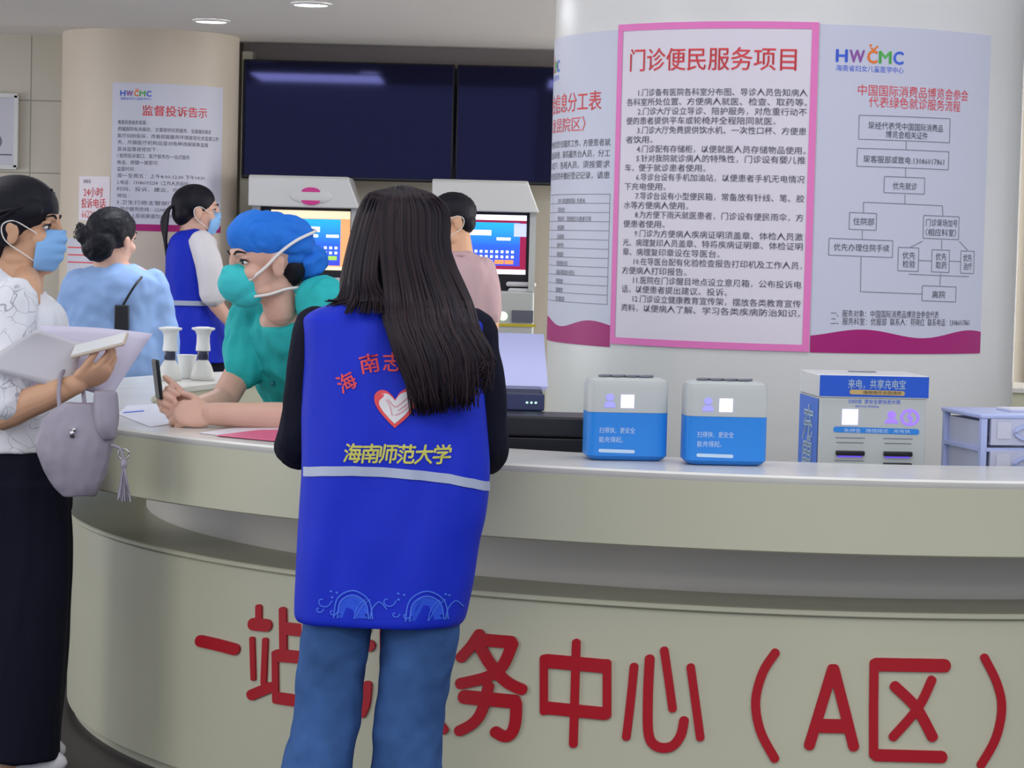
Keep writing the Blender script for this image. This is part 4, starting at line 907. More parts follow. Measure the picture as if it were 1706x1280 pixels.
# the vest: boxy shell open at the hem
VROWS = [(497, 650, 40, .05), (505, 651, 84, .078), (515, 652, 118, .10), (528, 655, 146, .115), (545, 656, 154, .124), (600, 655, 151, .132), (660, 656, 153, .137), (700, 657, 155, .138), (780, 660, 157, .138), (850, 655, 156, .142), (900, 648, 152, .146), (960, 642, 149, .148), (1000, 637, 146, .148), (1024, 634, 143, .147), (1033, 633, 138, .142)]
VR = []
for y, x, hw, b in lerp_rows(VROWS, 6):
    p = P(x, y, D1); VR.append((p.z, p.x, hw*D1/FPX, b))
VE = 2.7
def vfold(x, z): return 0.016*noise.noise(V((x*9, 0.3, z*2.6)))+0.007*noise.noise(V((x*26+4, 1.3, z*7)))
def vest_y(x, z):
    for i in range(len(VR)-1):
        if VR[i+1][0] <= z <= VR[i][0]:
            tt = (VR[i][0]-z)/(VR[i][0]-VR[i+1][0]); cx, a, b = (VR[i][j]+(VR[i+1][j]-VR[i][j])*tt for j in (1, 2, 3)); break
    else: cx, a, b = VR[-1][1:] if z < VR[-1][0] else VR[0][1:]
    u = min(abs(x-cx)/a, 0.995); return D1-b*(1-u**VE)**(1/VE)-vfold(x, z)
mb = MB(); rs = []
for z, cx, a, b in VR:
    r = sring((cx, D1, z), (1, 0, 0), (0, 1, 0), a, b, 96, VE); rs.append([V((p.x, p.y-vfold(p.x, p.z)*(1 if p.y < D1 else -0.5), p.z)) for p in r])
inner = [[V((D_.x*0 + cx+(p.x-cx)*0.97, D1+(p.y-D1)*0.97, p.z+0.002)) for p in r for D_ in (p,)] for r, (z, cx, a, b) in zip(rs[::-1], VR[::-1])]
mb.rings(rs+inner[:30], cap0=True, cap1=False)
vest = obj('vest', mb, M_vest, t)
def vfn(u, v, e):     # photo pixel on the vest back
    p = P(u, v, D1-0.1); return V((p.x, vest_y(p.x, p.z)-e-0.001, p.z))
SV = Sheet(vfn)
mb = MB(); n_ = 60; bt = [(490, 781), (540, 776), (590, 774), (640, 776), (700, 781), (750, 788), (790, 798), (822, 809)]
def bandy(x):
    for (x0, y0), (x1, y1) in zip(bt, bt[1:]):
        if x0 <= x <= x1: return y0+(y1-y0)*(x-x0)/(x1-x0)
    return bt[-1][1]
vs = []; fs_ = []
for i in range(n_+1):
    x = 503+(816-503)*i/n_
    for j in range(4): vs.append(vfn(x, bandy(x)+j*5.3, 0.0022))
for i in range(n_):
    for j in range(3): a = i*4+j; fs_.append((a, a+1, a+5, a+4))
mb.add(vs, fs_); obj('reflective_band', mb, M_band, vest)
for ch, x, y, r_, h in (('海', 579, 636, -0.5, 33), ('南', 617, 605, -0.18, 34), ('志', 655, 603, 0.0, 34)):
    mb = MB(); SV.text(mb, ch, x, y, h, width=h*0.92, align='c', e=0.002, res=2, bold=0.008, rot=r_); obj('vest_letter', mb, M_inkred, vest, smooth=False)
hp = [(659, 711), (648, 700), (634, 684), (626, 669), (626, 656), (634, 649), (645, 650), (655, 658), (660, 663), (668, 652), (680, 646), (691, 649), (695, 660), (692, 676), (680, 693)]
def dense(pts, k=6):
    v, _ = spline([V((a, b, 0)) for a, b in pts+pts[:1]], [1]*(len(pts)+1), k); return [(p.x, p.y) for p in v[:-1]]
hd = dense(hp)
mb = MB(); SV.poly(mb, hd, 0.0024); hb = obj('heart_badge', mb, M_inkred, vest, smooth=False, label='red outlined white heart emblem')
inn = [(659+(x-659)*0.80, 676+(y-676)*0.80) for x, y in hd]; mb = MB(); SV.poly(mb, inn, 0.0036); obj('heart_centre', mb, M_cotton, hb, smooth=False)
mb = MB()
for s in ([(640, 660), (650, 672), (655, 690)], [(648, 664), (660, 676), (672, 668), (686, 656)], [(665, 682), (676, 674), (688, 664)], [(660, 690), (672, 684), (684, 674)]): SV.stroke(mb, s, 1.6, e=0.0044)
obj('heart_lines', mb, mat('heart_line', S(216, 150, 160), 0.6), hb, smooth=False)
mb = MB()
for i, ch in enumerate('海南师范大学'): SV.text(mb, ch, 588+i*29.5, 753+i*0.6, 34, width=29, align='c', e=0.0022, res=2, bold=0.012, slant=0.15)
obj('vest_lettering', mb, mat('yellow_print', S(206, 202, 96), 0.5), vest, smooth=False)
# printed waves along the hem
mb = MB()
M_wfill = mat('wave_fill', S(44, 88, 226), 0.6)
for cx, cy, r in ((590, 1018, 26), (712, 1022, 28)):
    mb2 = MB(); SV.poly(mb2, [(cx+r*cos(a)*0.95, cy-r*1.15*sin(a)) for a in [pi*i/16 for i in range(17)]]+[(cx-r*0.95, cy+8), (cx+r*0.95, cy+8)][::-1], e=0.0016); obj('wave_fill', mb2, M_wfill, vest, smooth=False)
    for s in (1.0, 1.25): SV.stroke(mb, [(cx-r*s, cy+8), (cx-r*s*0.8, cy-r*s*0.75), (cx, cy-r*s*1.18), (cx+r*s*0.8, cy-r*s*0.7), (cx+r*s, cy+8)], 2.2, e=0.0026)
    for s in (0.3, 0.6): SV.stroke(mb, [(cx+r*s*0.2, cy+8), (cx+r*s, cy-r*0.5), (cx+r*(s+0.5), cy-r*0.9)], 1.5, e=0.0026)
    SV.stroke(mb, [(cx+r*1.1, cy+8), (cx+r*1.25, cy-r*0.35), (cx+r*1.7, cy-r*0.75), (cx+r*2.15, cy-r*0.3)], 2.0, e=0.0026)
for cx, cy, r in ((540, 998, 15), (648, 996, 14), (533, 1012, 8), (556, 1016, 8), (660, 1018, 8), (678, 1020, 8)):
    SV.stroke(mb, [(cx+r*(1-0.16*k)*cos(k*0.9), cy+r*(1-0.16*k)*sin(k*0.9)*0.9) for k in range(6)], 1.8, e=0.0026)
for x, y in ((552, 982), (562, 984), (554, 992), (664, 984), (674, 986), (665, 994), (742, 988), (748, 990)): SV.stroke(mb, [(x, y), (x+2, y+0.5)], 3, e=0.0026)
M_wave = mat('wave_print', S(70, 116, 232), 0.6); obj('wave_print', mb, M_wave, vest, smooth=False)
# her hair
mb = MB(); H.e(mb, (0, -.022, .035), (.088, .100, .084), 30); H.e(mb, (0, -.045, -.03), (.094, .075, .11), 26); H.e(mb, (.01, -.058, -.10), (.098, .055, .10), 24)
cap = obj('hair', mb, M_hairlong, t, voxel=0.006, it=4)
paths = []
for i in range(1300):
    s = random.random(); lay = random.random()
    x1 = 590+155*s; x1 += random.uniform(-4, 4)                       # width at head level
    back = math.sin(pi*min(max((x1-588)/160, 0), 1))**0.6
    crown = (668+(s-0.5)*44+random.uniform(-4, 4), 308+abs(s-0.5)*16+random.uniform(0, 8))
    lift = random.uniform(0, .020); rd = random.uniform(-.02, .05)
    dH = lambda depth: D1+0.03-0.03-depth*back
    if s < 0.30:
        xe = 548+(s/0.30)*96+random.uniform(-8, 8); ye = 514+random.uniform(-12, 10)-6*(s < .08)
        pts = [(crown[0], crown[1], rd), (crown[0]*.5+(x1-3)*.5, 324, .088+lift), (608+(x1-590)*0.9-8*(1-s), 354+random.uniform(-4, 4), .112+lift), (x1-6, 410, .118+lift), (x1-10-8*(1-s/0.3), 465, .118+lift), ((x1*0.4+xe*0.6), 498, .112+lift), (xe, ye, .118+lift)]
    else:
        q = (s-0.30)/0.70
        if q > 0.80: xe = 770+random.uniform(-10, 55); ye = random.uniform(590, 660)
        else: xe = 690+q*125+random.uniform(-8, 8); ye = 672+random.uniform(-26, 24)-q*14
        m1 = 645+q*148+random.uniform(-5, 5); m2 = 664+q*158+random.uniform(-6, 6)
        pts = [(crown[0], crown[1], rd), (crown[0]*.5+x1*.5, 324, .088+lift), (x1, 354, .112+lift), (x1+3*q, 420, .122+lift), (m1*0.75+x1*0.25, 500, .128+lift), (m1, 540, .135+lift), (m2, 600, .15+lift), (xe, ye, .142+lift*0.7)]
    P3 = []
    for x, y, dp in pts:
        if y > 520: P3.append(P(x, y, D1-dp-0.012))
        else: P3.append(P(x, y, D1+0.02-dp*(0.35+0.65*back) if y > 330 else D1+0.02-dp))
    paths.append((P3, random.uniform(0.7, 1.35)))
strands('long_hair', paths, M_hairlong, cap, 0.0036)

# ---- the visitor at the left edge, in profile
D2 = 6.9; q0 = P(25, 900, D2)
t = person('woman at left edge in white printed blouse, black wide trousers and blue face mask', q0.x, D2)
H = Head(P(40, 383, D2), (1, -.10, -.04), k=1.08)
mb = MB(); H.skull(mb)
mb.rings(px_rings([(470, 26, 28, .055), (496, 28, 44, .11), (525, 30, 58, .145), (600, 26, 64, .15), (690, 22, 60, .13), (760, 22, 66, .16), (830, 22, 66, .16)], D2))
mb.tube([P(40, 440, D2), P(34, 500, D2)], [.056, .062], 16, 1); mb.tube([P(42, 455, 6.875), P(48, 476, 6.81), P(58, 502, 6.768)], [.034, .034, .016], 16, 4)
for dd in (-.10, .10): mb.tube([P(22, 820, D2+dd), P(24, 1040, D2+dd), P(18, 1265, D2+dd)], [.08, .055, .038], 14, 4); mb.ell((P(22, 1200, D2).x+0.04, D2+dd, 0.045), (.09, .03, .03))
el = P(-8, 688, 6.68); wr = P(128, 640, 6.60)
mb.tube([P(24, 508, 6.74), P(2, 600, 6.71), el, el.lerp(wr, .5)+V((0, 0, -.004)), wr], [.042, .043, .045, .040, .027], 16, 4)
hand(mb, wr, (.86, -.06, .42), (.30, -.62, -.72), (-.1, -.8, .5), curl=(38, 48, 30), thumb=(.6, -.35, .75), tcurl=25)
wl = P(62, 640, 7.02); mb.tube([P(24, 510, 7.07), P(4, 610, 7.10), P(-10, 680, 7.10), wl], [.05, .046, .044, .027], 14, 4); hand(mb, wl, (.9, -.1, .3), (.2, .6, -.6), (0, .6, .7), curl=(25, 35, 20))
obj('body', mb, M_skin2, t, voxel=0.0038, it=3); H.eyes(t)
mb = MB(); H.e(mb, (0, -.026, .050), (.091, .112, .088), 30, tilt=0.16); H.e(mb, (0, -.080, -.020), (.082, .060, .095), 24)
for q in (-1, 1): H.e(mb, (q*.068, -.030, .01), (.020, .045, .055)); H.e(mb, (q*.066, .030, .050), (.018, .036, .030))
hc = obj('hair', mb, M_hairk, t, voxel=0.005, it=5); paths = []
for i in range(240):
    a = random.uniform(-1, 1); top = H.p(.025*a, random.uniform(.055, .07), .105+random.uniform(-.004, .004)-.02*abs(a))
    sd_ = a
    paths.append(([top, H.p(.088*sd_, .01, .085-.03*abs(sd_)), H.p(.093*sd_, -.06, .045-.03*abs(sd_)+random.uniform(-.02, .02)), H.p(.078*sd_, -.115, -.02+random.uniform(-.03, .03)), H.p(.03*sd_, -.125, -.07+random.uniform(-.02, .02))], random.uniform(.7, 1.2)))
strands('hair_strands', paths, M_hairdark, hc, 0.0045)
def surgical_mask(H, par, m_=M_mask, straps=True):
    rows = []
    for z, y, w_, dp in ((.004, .060, .022, .046), (-.012, .058, .044, .050), (-.030, .052, .058, .054), (-.052, .050, .060, .054), (-.075, .046, .054, .050), (-.098, .040, .038, .040)):
        rows.append((z, y, w_, dp))
    rs = []
    for z, y, w_, dp in lerp_rows(rows, 4):
        pl_ = 0.0022*sin(z*260); rs.append([H.p(w_*1.02*sin(a), y+(dp+pl_)*cos(a), z) for a in [pi*(-0.5+i/24) for i in range(25)]])
    mb = MB(); mb.rings(rs, cap0=False, cap1=False, close=False)
    o = obj('face_mask', mb, m_, par); s_ = o.modifiers.new('t', 'SOLIDIFY'); s_.thickness = 0.003
    if straps:
        for q in (-1, 1):
            mb = MB(); mb.tube([H.p(q*.047, .060, -.014), H.p(q*.068, .03, .006), H.p(q*.083, -.004, .022), H.p(q*.090, -.03, .008), H.p(q*.084, -.022, -.028), H.p(q*.066, .02, -.058), H.p(q*.056, .044, -.074)], .0019, 6, 5); obj('ear_loop', mb, M_strap, o)
    return o
surgical_mask(H, t)
mb = MB(); mb.rings(px_rings([(456, -2, 24, .075), (472, 8, 40, .11), (492, 22, 56, .160), (508, 31, 68, .178), (530, 35, 73, .19), (570, 31, 76, .19), (630, 26, 74, .18), (690, 22, 74, .175), (746, 20, 82, .18)], D2))
mb.tube([P(24, 502, 6.74), P(8, 585, 6.70), P(-2, 640, 6.68), P(12, 668, 6.66)], [.066, .068, .070, .062], 18, 4); mb.tube([P(24, 505, 7.07), P(4, 600, 7.09), P(0, 660, 7.09)], [.062, .062, .06], 16, 4)
bl_ = obj('blouse', mb, M_blouse, t, voxel=0.006, it=2, disp=folds(.008, (14, 14, 8)))
for q, col in ((-1, [(-8, 440), (18, 462), (46, 502), (52, 530), (22, 516), (-8, 478)]), (1, [(62, 468), (92, 505), (80, 540), (58, 505)])):   # collar flaps
    mb = MB(); dd = 6.72 if q < 0 else 6.98
    A = [P(x, y, dd-(0.02 if i in (2, 3) else 0)) for i, (x, y) in enumerate(col)]; n_ = len(A)
    mb.add(A+[p+V((-.004, .006, 0)) for p in A], [tuple(range(n_)), tuple(range(2*n_-1, n_-1, -1))]+[(i, (i+1) % n_, n_+(i+1) % n_, n_+i) for i in range(n_)])
    obj('collar', mb, M_blouse, bl_, smooth=False)
mb = MB(); mb.rings(px_rings([(738, 22, 80, .165), (790, 26, 88, .175), (850, 28, 88, .165)], D2))
for dd, ox in ((-.085, 0), (.085, 2)): mb.rings(px_rings([(800, 26, 86, .10), (900, 32+ox, 86, .10), (1000, 30+ox, 85, .105), (1100, 26+ox, 86, .11), (1200, 20+ox, 83, .11), (1262, 18+ox, 83, .11)], D2+dd, e=2.2))
obj('trousers', mb, M_trouser, t, voxel=0.007, it=3, disp=folds(.007, (14, 14, 2.5)))
for dd in (-.085, .085):
    f = P(22, 1290, D2+dd); mb = MB(); mb.ell((f.x+0.030, D2+dd, 0.047), (.120, .046, .047)); mb.ell((f.x-0.03, D2+dd, 0.06), (.07, .044, .056)); mb.box((f.x+.015, D2+dd, .012), (.21, .075, .022)); obj('shoe', mb, M_cotton, t, voxel=0.006)
# what she carries
mb = MB(); ph = P(166, 576, 6.580); Rp = basis((.93, -.1, .26), (-.25, -.35, .9)); mb.box(ph, (.072, .15, .009), Mx=Rp)
t = thing('phone', 'pale phone lying in the left woman raised right hand', 'phone', ph); obj('case', mb, mat('phone_case', S(206, 190, 172), 0.4), t, bevel=0.004)
mb = MB(); mb.box(ph+Rp @ V((0, 0, .0052)), (.066, .143, .001), Mx=Rp); obj('screen', mb, M_white, t, smooth=False)
def sheet_px(corn, m_, label, bow=0.012):
    c4 = [P(x, y, d) for x, y, d in corn]; mb = MB(); n_ = 10; g = []
    for sgn in (0, 1):
        for j in range(n_+1):
            for i in range(n_+1):
                u, v = i/n_, j/n_; g.append(c4[0].lerp(c4[1], u).lerp(c4[3].lerp(c4[2], u), v)+V((0, bow*sin(pi*u)*(1-v)+sgn*0.0025, 0.012*sin(pi*u)*(0.4+v))))
    N = (n_+1)**2; F_ = []
    for j in range(n_):
        for i in range(n_): a = j*(n_+1)+i; F_.append((a, a+1, a+n_+2, a+n_+1)); F_.append((N+a, N+a+n_+1, N+a+n_+2, N+a+1))
    ed = [i for i in range(n_+1)]+[(n_+1)*j+n_ for j in range(1, n_+1)]+[N-1-i for i in range(1, n_+1)]+[(n_+1)*(n_-j) for j in range(1, n_)]
    F_ += [(ed[i], ed[(i+1) % len(ed)], N+ed[(i+1) % len(ed)], N+ed[i]) for i in range(len(ed))]
    mb.add(g, F_); c_ = sum(c4, V((0, 0, 0)))/4
    return tag(obj('paper_sheet', mb, m_, origin=c_), label, 'paper')
sheet_px([(-40, 612, 6.57), (62, 549, 6.60), (142, 574, 6.63), (120, 652, 6.62)], mat('paper_grey', S(206, 205, 212), 0.6), 'large white sheet held against the white blouse, left of the phone')
sheet_px([(66, 543, 6.66), (254, 556, 6.72), (184, 664, 6.69), (50, 650, 6.66)], mat('paper_lilac', S(218, 214, 234), 0.6), 'lilac white sheet behind the phone, tipped toward the nurse')
# grey bucket bag with tassel
M_bag = mat('grey_leather', S(158, 152, 166), 0.5, 0.35, nscale=10, namt=0.08, bump=0.2, bscale=120)
bp = P(130, 740, 6.55); t = thing('handbag', 'soft grey handbag with a tassel hanging from the left woman forearm', 'bag', bp)
mb = MB(); mb.rings(px_rings([(672, 140, 30, .03), (690, 134, 52, .045), (715, 128, 62, .058), (745, 124, 64, .062), (775, 124, 56, .060), (805, 128, 42, .052), (826, 132, 28, .036)], 6.55)); bb = obj('body', mb, M_bag, t, voxel=0.005, it=3, disp=folds(.005, (20, 20, 10)))
mb = MB(); mb.rings(px_rings([(652, 176, 20, .03), (680, 176, 21, .045), (710, 178, 19, .048), (732, 181, 12, .03)], 6.53)); obj('side_flap', mb, M_bag, t, voxel=0.005, it=3, disp=folds(.004, (20, 20, 10)))
mb = MB(); mb.tube([P(100, 690, 6.54), P(98, 650, 6.56), P(106, 618, 6.62), P(132, 622, 6.66), P(140, 665, 6.60), P(140, 690, 6.56)], .0055, 10, 6); obj('handle', mb, M_bag, t)
mb = MB(); q = P(121, 722, 6.486); mb.box(q, (.012, .012, .022)); q2 = P(124, 716, 6.483); mb.ell(q2, (.006, .006, .006)); obj('clasp', mb, mat('steel', S(200, 200, 205), 0.25, metal=0.9), t)
mb = MB(); c_ = P(206, 757, 6.52); mb.tube([c_+V((.014*cos(a), 0, .014*sin(a))) for a in [2*pi*i/16 for i in range(17)]], .0022, 6, 1, round_caps=False); obj('ring', mb, bpy.data.materials['steel'], t)
mb = MB(); mb.tube([P(186, 742, 6.52), P(200, 748, 6.52), P(206, 766, 6.52)], .004, 8, 4)
for k in range(14):
    a = random.uniform(-1, 1); mb.tube([P(206, 772, 6.52), P(206+a*5, 800, 6.52+random.uniform(-.01, .01)), P(207+a*11, 834+random.uniform(-6, 3), 6.52+random.uniform(-.015, .015))], [.003, .0028, .0022], 6, 3)
mb.ell(P(206, 774, 6.52), (.009, .009, .014)); obj('tassel', mb, M_bag, t)

# ---- the nurse leaning over the worktop
Wn = V((.74, -.67, 0)); Fn = V((-.67, -.74, 0))
q0 = P(590, 800, 7.62); t = person('nurse in teal scrubs, blue surgical cap and teal mask leaning on the worktop', q0.x, 7.62)
H = Head(P(438, 438, 7.08), (-.85, -.50, -.14), (-.08, -.05, 1), k=1.05)
C0, C1 = P(588, 800, 7.62), P(478, 528, 7.19); ax = (C1-C0).normalized(); Vn = ax.cross(Wn).normalized()
def torso(k):
    rs = []
    for s, a, b in lerp_rows([(-.08, .150*k, .10*k), (0, .168*k, .118*k), (.3, .158*k, .112*k), (.55, .172*k, .118*k), (.8, .186*k, .112*k), (.93, .165*k, .095*k), (1.0, .115*k, .08*k), (1.06, .07*k, .062*k)], 5):
        rs.append(sring(C0.lerp(C1, s), Wn, Vn, a, b, 40, 2.3))
    return rs
mb = MB(); H.skull(mb); mb.rings(torso(.93)); mb.tube([H.p(0, -.03, -.06), C1.lerp(H.p(0, -.03, -.06), .3), C1-ax*.05-Fn*.045], [.045, .041, .042], 18, 4)
for q_ in (P(430, 522, 7.32), P(545, 520, 7.05)): mb.tube([C1-ax*.02-Fn*.03, q_], [.05, .04], 12, 1)
for sx in (-1, 1):
    h = C0+Wn*(.09*sx); mb.tube([h, V((h.x-.02, h.y+.02, .5)), V((h.x, h.y+.05, .06))], [.085, .058, .04], 14, 4); mb.ell((h.x-.04, h.y+.0, .04), (.06, .09, .04))
# right arm (far side): elbow on the worktop, hand raised with a phone
e1 = P(372, 668, 7.20); w1 = P(316, 686, 6.99)
mb.tube([P(426, 528, 7.32), P(408, 600, 7.27), e1], [.042, .043, .040], 16, 4); mb.tube([e1, e1.lerp(w1, .5), w1], [.040, .036, .028], 14, 4)
hand(mb, w1, (-.78, -.22, .42), (-.42, .85, .15), (.3, .2, 1), curl=(72, 84, 50), thumb=(-.62, -.2, .75), tcurl=5, k=1.02)
# left arm (near side): forearm along the worktop, hand closed
e2 = P(522, 697, 7.02); w2 = P(352, 690, 6.90)
mb.tube([P(546, 528, 7.04), P(540, 620, 7.03), e2], [.044, .044, .040], 16, 4); mb.tube([e2, e2.lerp(w2, .35), e2.lerp(w2, .75), w2], [.040, .041, .035, .031], 16, 4)
hand(mb, w2, (-1, -.12, .02), (-.1, -.85, .5), (0, .5, .85), curl=(50, 75, 40), thumb=(-.7, .35, .5), tcurl=25, k=1.05)
obj('body', mb, M_skin, t, voxel=0.0038, it=3); H.eyes(t)
mb = MB(); H.e(mb, (0, -.07, -.02), (.070, .045, .055)); obj('hair', mb, M_hairk, t)
mb = MB(); H.e(mb, (0, -.020, .062), (.088, .112, .076), 32, tilt=0.30); H.e(mb, (0, -.075, .045), (.086, .075, .075), 28); H.e(mb, (-.012, -.125, -.012), (.062, .056, .050), 24)
def pleat(co, n):
    l = H.B.transposed() @ (co-H.c); return .0035*sin(l.x*150+10*noise.noise(l*14)+l.z*60)*min(1, max(0, (.10-l.y)*8))+.004*noise.noise(l*30)
cap_ = obj('surgical_cap', mb, M_cap, t, voxel=0.0042, it=4, disp=pleat)
# cup mask with two elastic straps
mb = MB(); H.e(mb, (0, .076, -.046), (.053, .058, .054), 28); H.e(mb, (0, .058, -.078), (.047, .05, .036), 24); H.e(mb, (0, .098, -.012), (.020, .024, .020), 16)
mo = obj('face_mask', mb, M_tealmask, t, voxel=0.0042, it=6, disp=lambda co, n: .0018*noise.noise(co*60))
for q in (-1, 1):
    mb = MB(); mb.tube([H.p(q*.050, .066, -.036), H.p(q*.075, .03, -.008), H.p(q*.093, -.01, .028), H.p(q*.099, -.06, .055), H.p(q*.070, -.13, .070), H.p(0, -.158, .070)], .0028, 8, 6, flat=((0, 0, 1), 1.6)); obj('strap', mb, M_strap, mo)
    mb = MB(); mb.tube([H.p(q*.046, .055, -.082), H.p(q*.064, .02, -.080), H.p(q*.068, -.03, -.072), H.p(q*.045, -.085, -.075), H.p(0, -.105, -.075)], .0024, 8, 6, flat=((0, 0, 1), 1.6)); obj('strap', mb, M_strap, mo)
mb = MB(); mb.rings(torso(1.06)[5:-3]); mb.tube([P(440, 508, 7.30), P(418, 535, 7.31), P(407, 580, 7.28), P(405, 612, 7.26)], [.058, .066, .066, .062], 20, 4); mb.tube([P(535, 505, 7.08), P(548, 560, 7.04), P(542, 630, 7.03)], [.070, .074, .068], 18, 4)
for q_ in (P(432, 514, 7.31), P(545, 502, 7.06)): mb.tube([C1-ax*.02-Fn*.045, q_], [.058, .064], 16, 1)
Nb = C1+ax*.015-Fn*.02; Uf = (Fn-ax*Fn.dot(ax)).normalized(); lp = []
for k in range(25):
    a = 2*pi*k/24; fr = max(0, sin(a)); lp.append(Nb+Wn*(.064*cos(a))+Uf*(.060*sin(a)+.012*fr)-ax*(.060*fr**3)+ax*(.030*max(0, -sin(a))))
mb.tube(lp, .017, 10, 1, round_caps=False)
sc_ = obj('scrub_top', mb, M_teal, t, voxel=0.006, it=3, disp=folds(.013, (15, 15, 7)))
for y in (505, 572):
    x = {505: 441, 572: 444}[y]
mb = MB(); f0 = C0.lerp(C1, .80)+Vn*(-.128 if Vn.dot(Fn) < 0 else .128)
for s in (.62, .78):
    q = C0.lerp(C1, s); d_ = Vn if Vn.dot(Fn) > 0 else -Vn; mb.ell(q+d_*(.127)-Wn*.02, (.008, .008, .008))
obj('button', mb, mat('teal_button', S(36, 130, 138), 0.4), sc_)
# neckline: placket piping and name badge
d_ = Vn if Vn.dot(Fn) > 0 else -Vn
mb = MB(); bq = P(487, 612, 7.0); mb.box(C0.lerp(C1, .52)+d_*.133+Wn*.10, (.05, .006, .04), Mx=Matrix((Wn, d_, ax)).transposed()); obj('name_badge', mb, M_white, sc_, bevel=0.002)
mb = MB()
for sx in (-1, 1):
    h = C0+Wn*(.088*sx); mb.tube([C0+Wn*(.06*sx)+ax*.02, h+V((0, 0, -.08)), V((h.x-.02, h.y+.02, .5)), V((h.x, h.y+.05, .07))], [.10, .105, .085, .08], 18, 4)
obj('trousers', mb, M_teal, t, voxel=0.007, it=3)
for sx in (-1, 1):
    h = C0+Wn*(.09*sx); mb = MB(); mb.ell((h.x-.03, h.y+.015, .04), (.075, .10, .042)); obj('shoe', mb, M_cotton, t)
ph = P(262, 632, 6.93); mb = MB(); Rq = basis((-.12, -.05, .98), (-.85, -.35, 0)); mb.box(ph, (.050, .11, .010), Mx=Rq)
t = thing('phone', 'dark phone held upright in the nurse raised hand', 'phone', ph); obj('case', mb, M_black, t, bevel=0.004)
mb = MB(); mb.box(ph+Rq @ V((0, 0.01, -.0056)), (.044, .085, .001), Mx=Rq); obj('screen', mb, mat('phone_screen', S(150, 165, 140), 0.2), t, smooth=False)

# ---- the three people beyond the ring
def arm(mb, pts, rr): mb.tube([P(*p) for p in pts], rr, 14, 4)
# volunteer in a blue vest, walking to the right
D4 = 11.6; q0 = P(330, 500, D4); t = person('woman in blue vest and white sleeves with ponytail before the pillar at back', q0.x, D4)
H = Head(P(330, 353, D4), (.93, .25, -.06))
mb = MB(); H.skull(mb); mb.rings(px_rings([(386, 325, 16, .05), (402, 324, 34, .12), (430, 322, 38, .13), (500, 322, 36, .12), (570, 328, 42, .14), (640, 330, 42, .14)], D4))
arm(mb, [(337, 418, D4-.14), (352, 470, D4-.17), (354, 498, D4-.16), (392, 548, D4-.14)], [.036, .036, .037, .026]); hand(mb, P(392, 548, D4-.14), (.8, 0, -.5), (.4, -.6, .6), (.3, .5, .6), curl=(25, 30, 20))
arm(mb, [(325, 420, D4+.14), (330, 500, D4+.18), (360, 545, D4+.16)], [.045, .038, .026]); hand(mb, P(360, 545, D4+.16), (.9, 0, -.2), (0, .6, .6), (.3, -.5, .6), curl=(25, 30, 20))
for dd in (-.09, .09): mb.tube([P(330, 620, D4+dd), P(334, 740, D4+dd), P(330, 840, D4+dd)], [.075, .05, .038], 12, 4)
obj('body', mb, M_skin, t, voxel=0.006); H.eyes(t); surgical_mask(H, t)
mb = MB(); H.e(mb, (0, -.026, .042), (.085, .102, .084), 26, tilt=0.22); H.e(mb, (0, -.07, -.012), (.074, .05, .06)); hc = obj('hair', mb, M_hairk, t, voxel=0.006)
paths = []
for i in range(70):
    o_ = random.uniform(-1, 1); paths.append(([H.p(.02*o_, -.10, .03), H.p(.025*o_, -.135, .0), H.p(.028*o_, -.15+.01*o_, -.06), H.p(.024*o_, -.14, -.14), H.p(.02*o_, -.13, -.19+random.uniform(-.03, .02))], random.uniform(.8, 1.4)))
strands('ponytail', paths, M_hairdark, hc, 0.006)
mb = MB(); mb.tube([P(336, 404, D4-.13), P(348, 440, D4-.17), P(355, 490, D4-.165)], [.058, .062, .062], 16, 4); mb.tube([P(326, 405, D4+.14), P(332, 490, D4+.18)], [.06, .062], 14, 1); mb.rings(px_rings([(388, 326, 22, .07), (402, 324, 36, .13), (440, 322, 38, .13)], D4)); obj('tee', mb, M_cotton, t, voxel=0.007, disp=folds(.005))
mb = MB(); mb.rings(px_rings([(382, 322, 14, .06), (392, 320, 30, .11), (408, 318, 38, .14), (440, 318, 42, .15), (500, 320, 42, .15), (550, 328, 47, .16), (603, 334, 54, .17)], D4)); vo_ = obj('vest', mb, M_vest, t, voxel=0.007, disp=folds(.006))
mb = MB(); rs = []
for k_ in range(2): rs.append([p for p in px_rings([(500+k_*8, 320+k_, 44.5, .158)], D4)[0]])
mb.rings(rs, cap0=False, cap1=False); obj('reflective_band', mb, M_band, vo_)
mb = MB(); mb.rings(px_rings([(590, 332, 46, .15), (640, 332, 46, .15)], D4))
for dd in (-.09, .09): mb.tube([P(332, 630, D4+dd), P(335, 740, D4+dd), P(330, 855, D4+dd)], [.095, .075, .07], 14, 4)
obj('trousers', mb, M_navy, t, voxel=0.008)
f = P(330, 870, D4)
for dd in (-.09, .09): obj('shoe', MB().ell((f.x+.05, D4+dd, .045), (.125, .045, .045)), M_cotton, t)
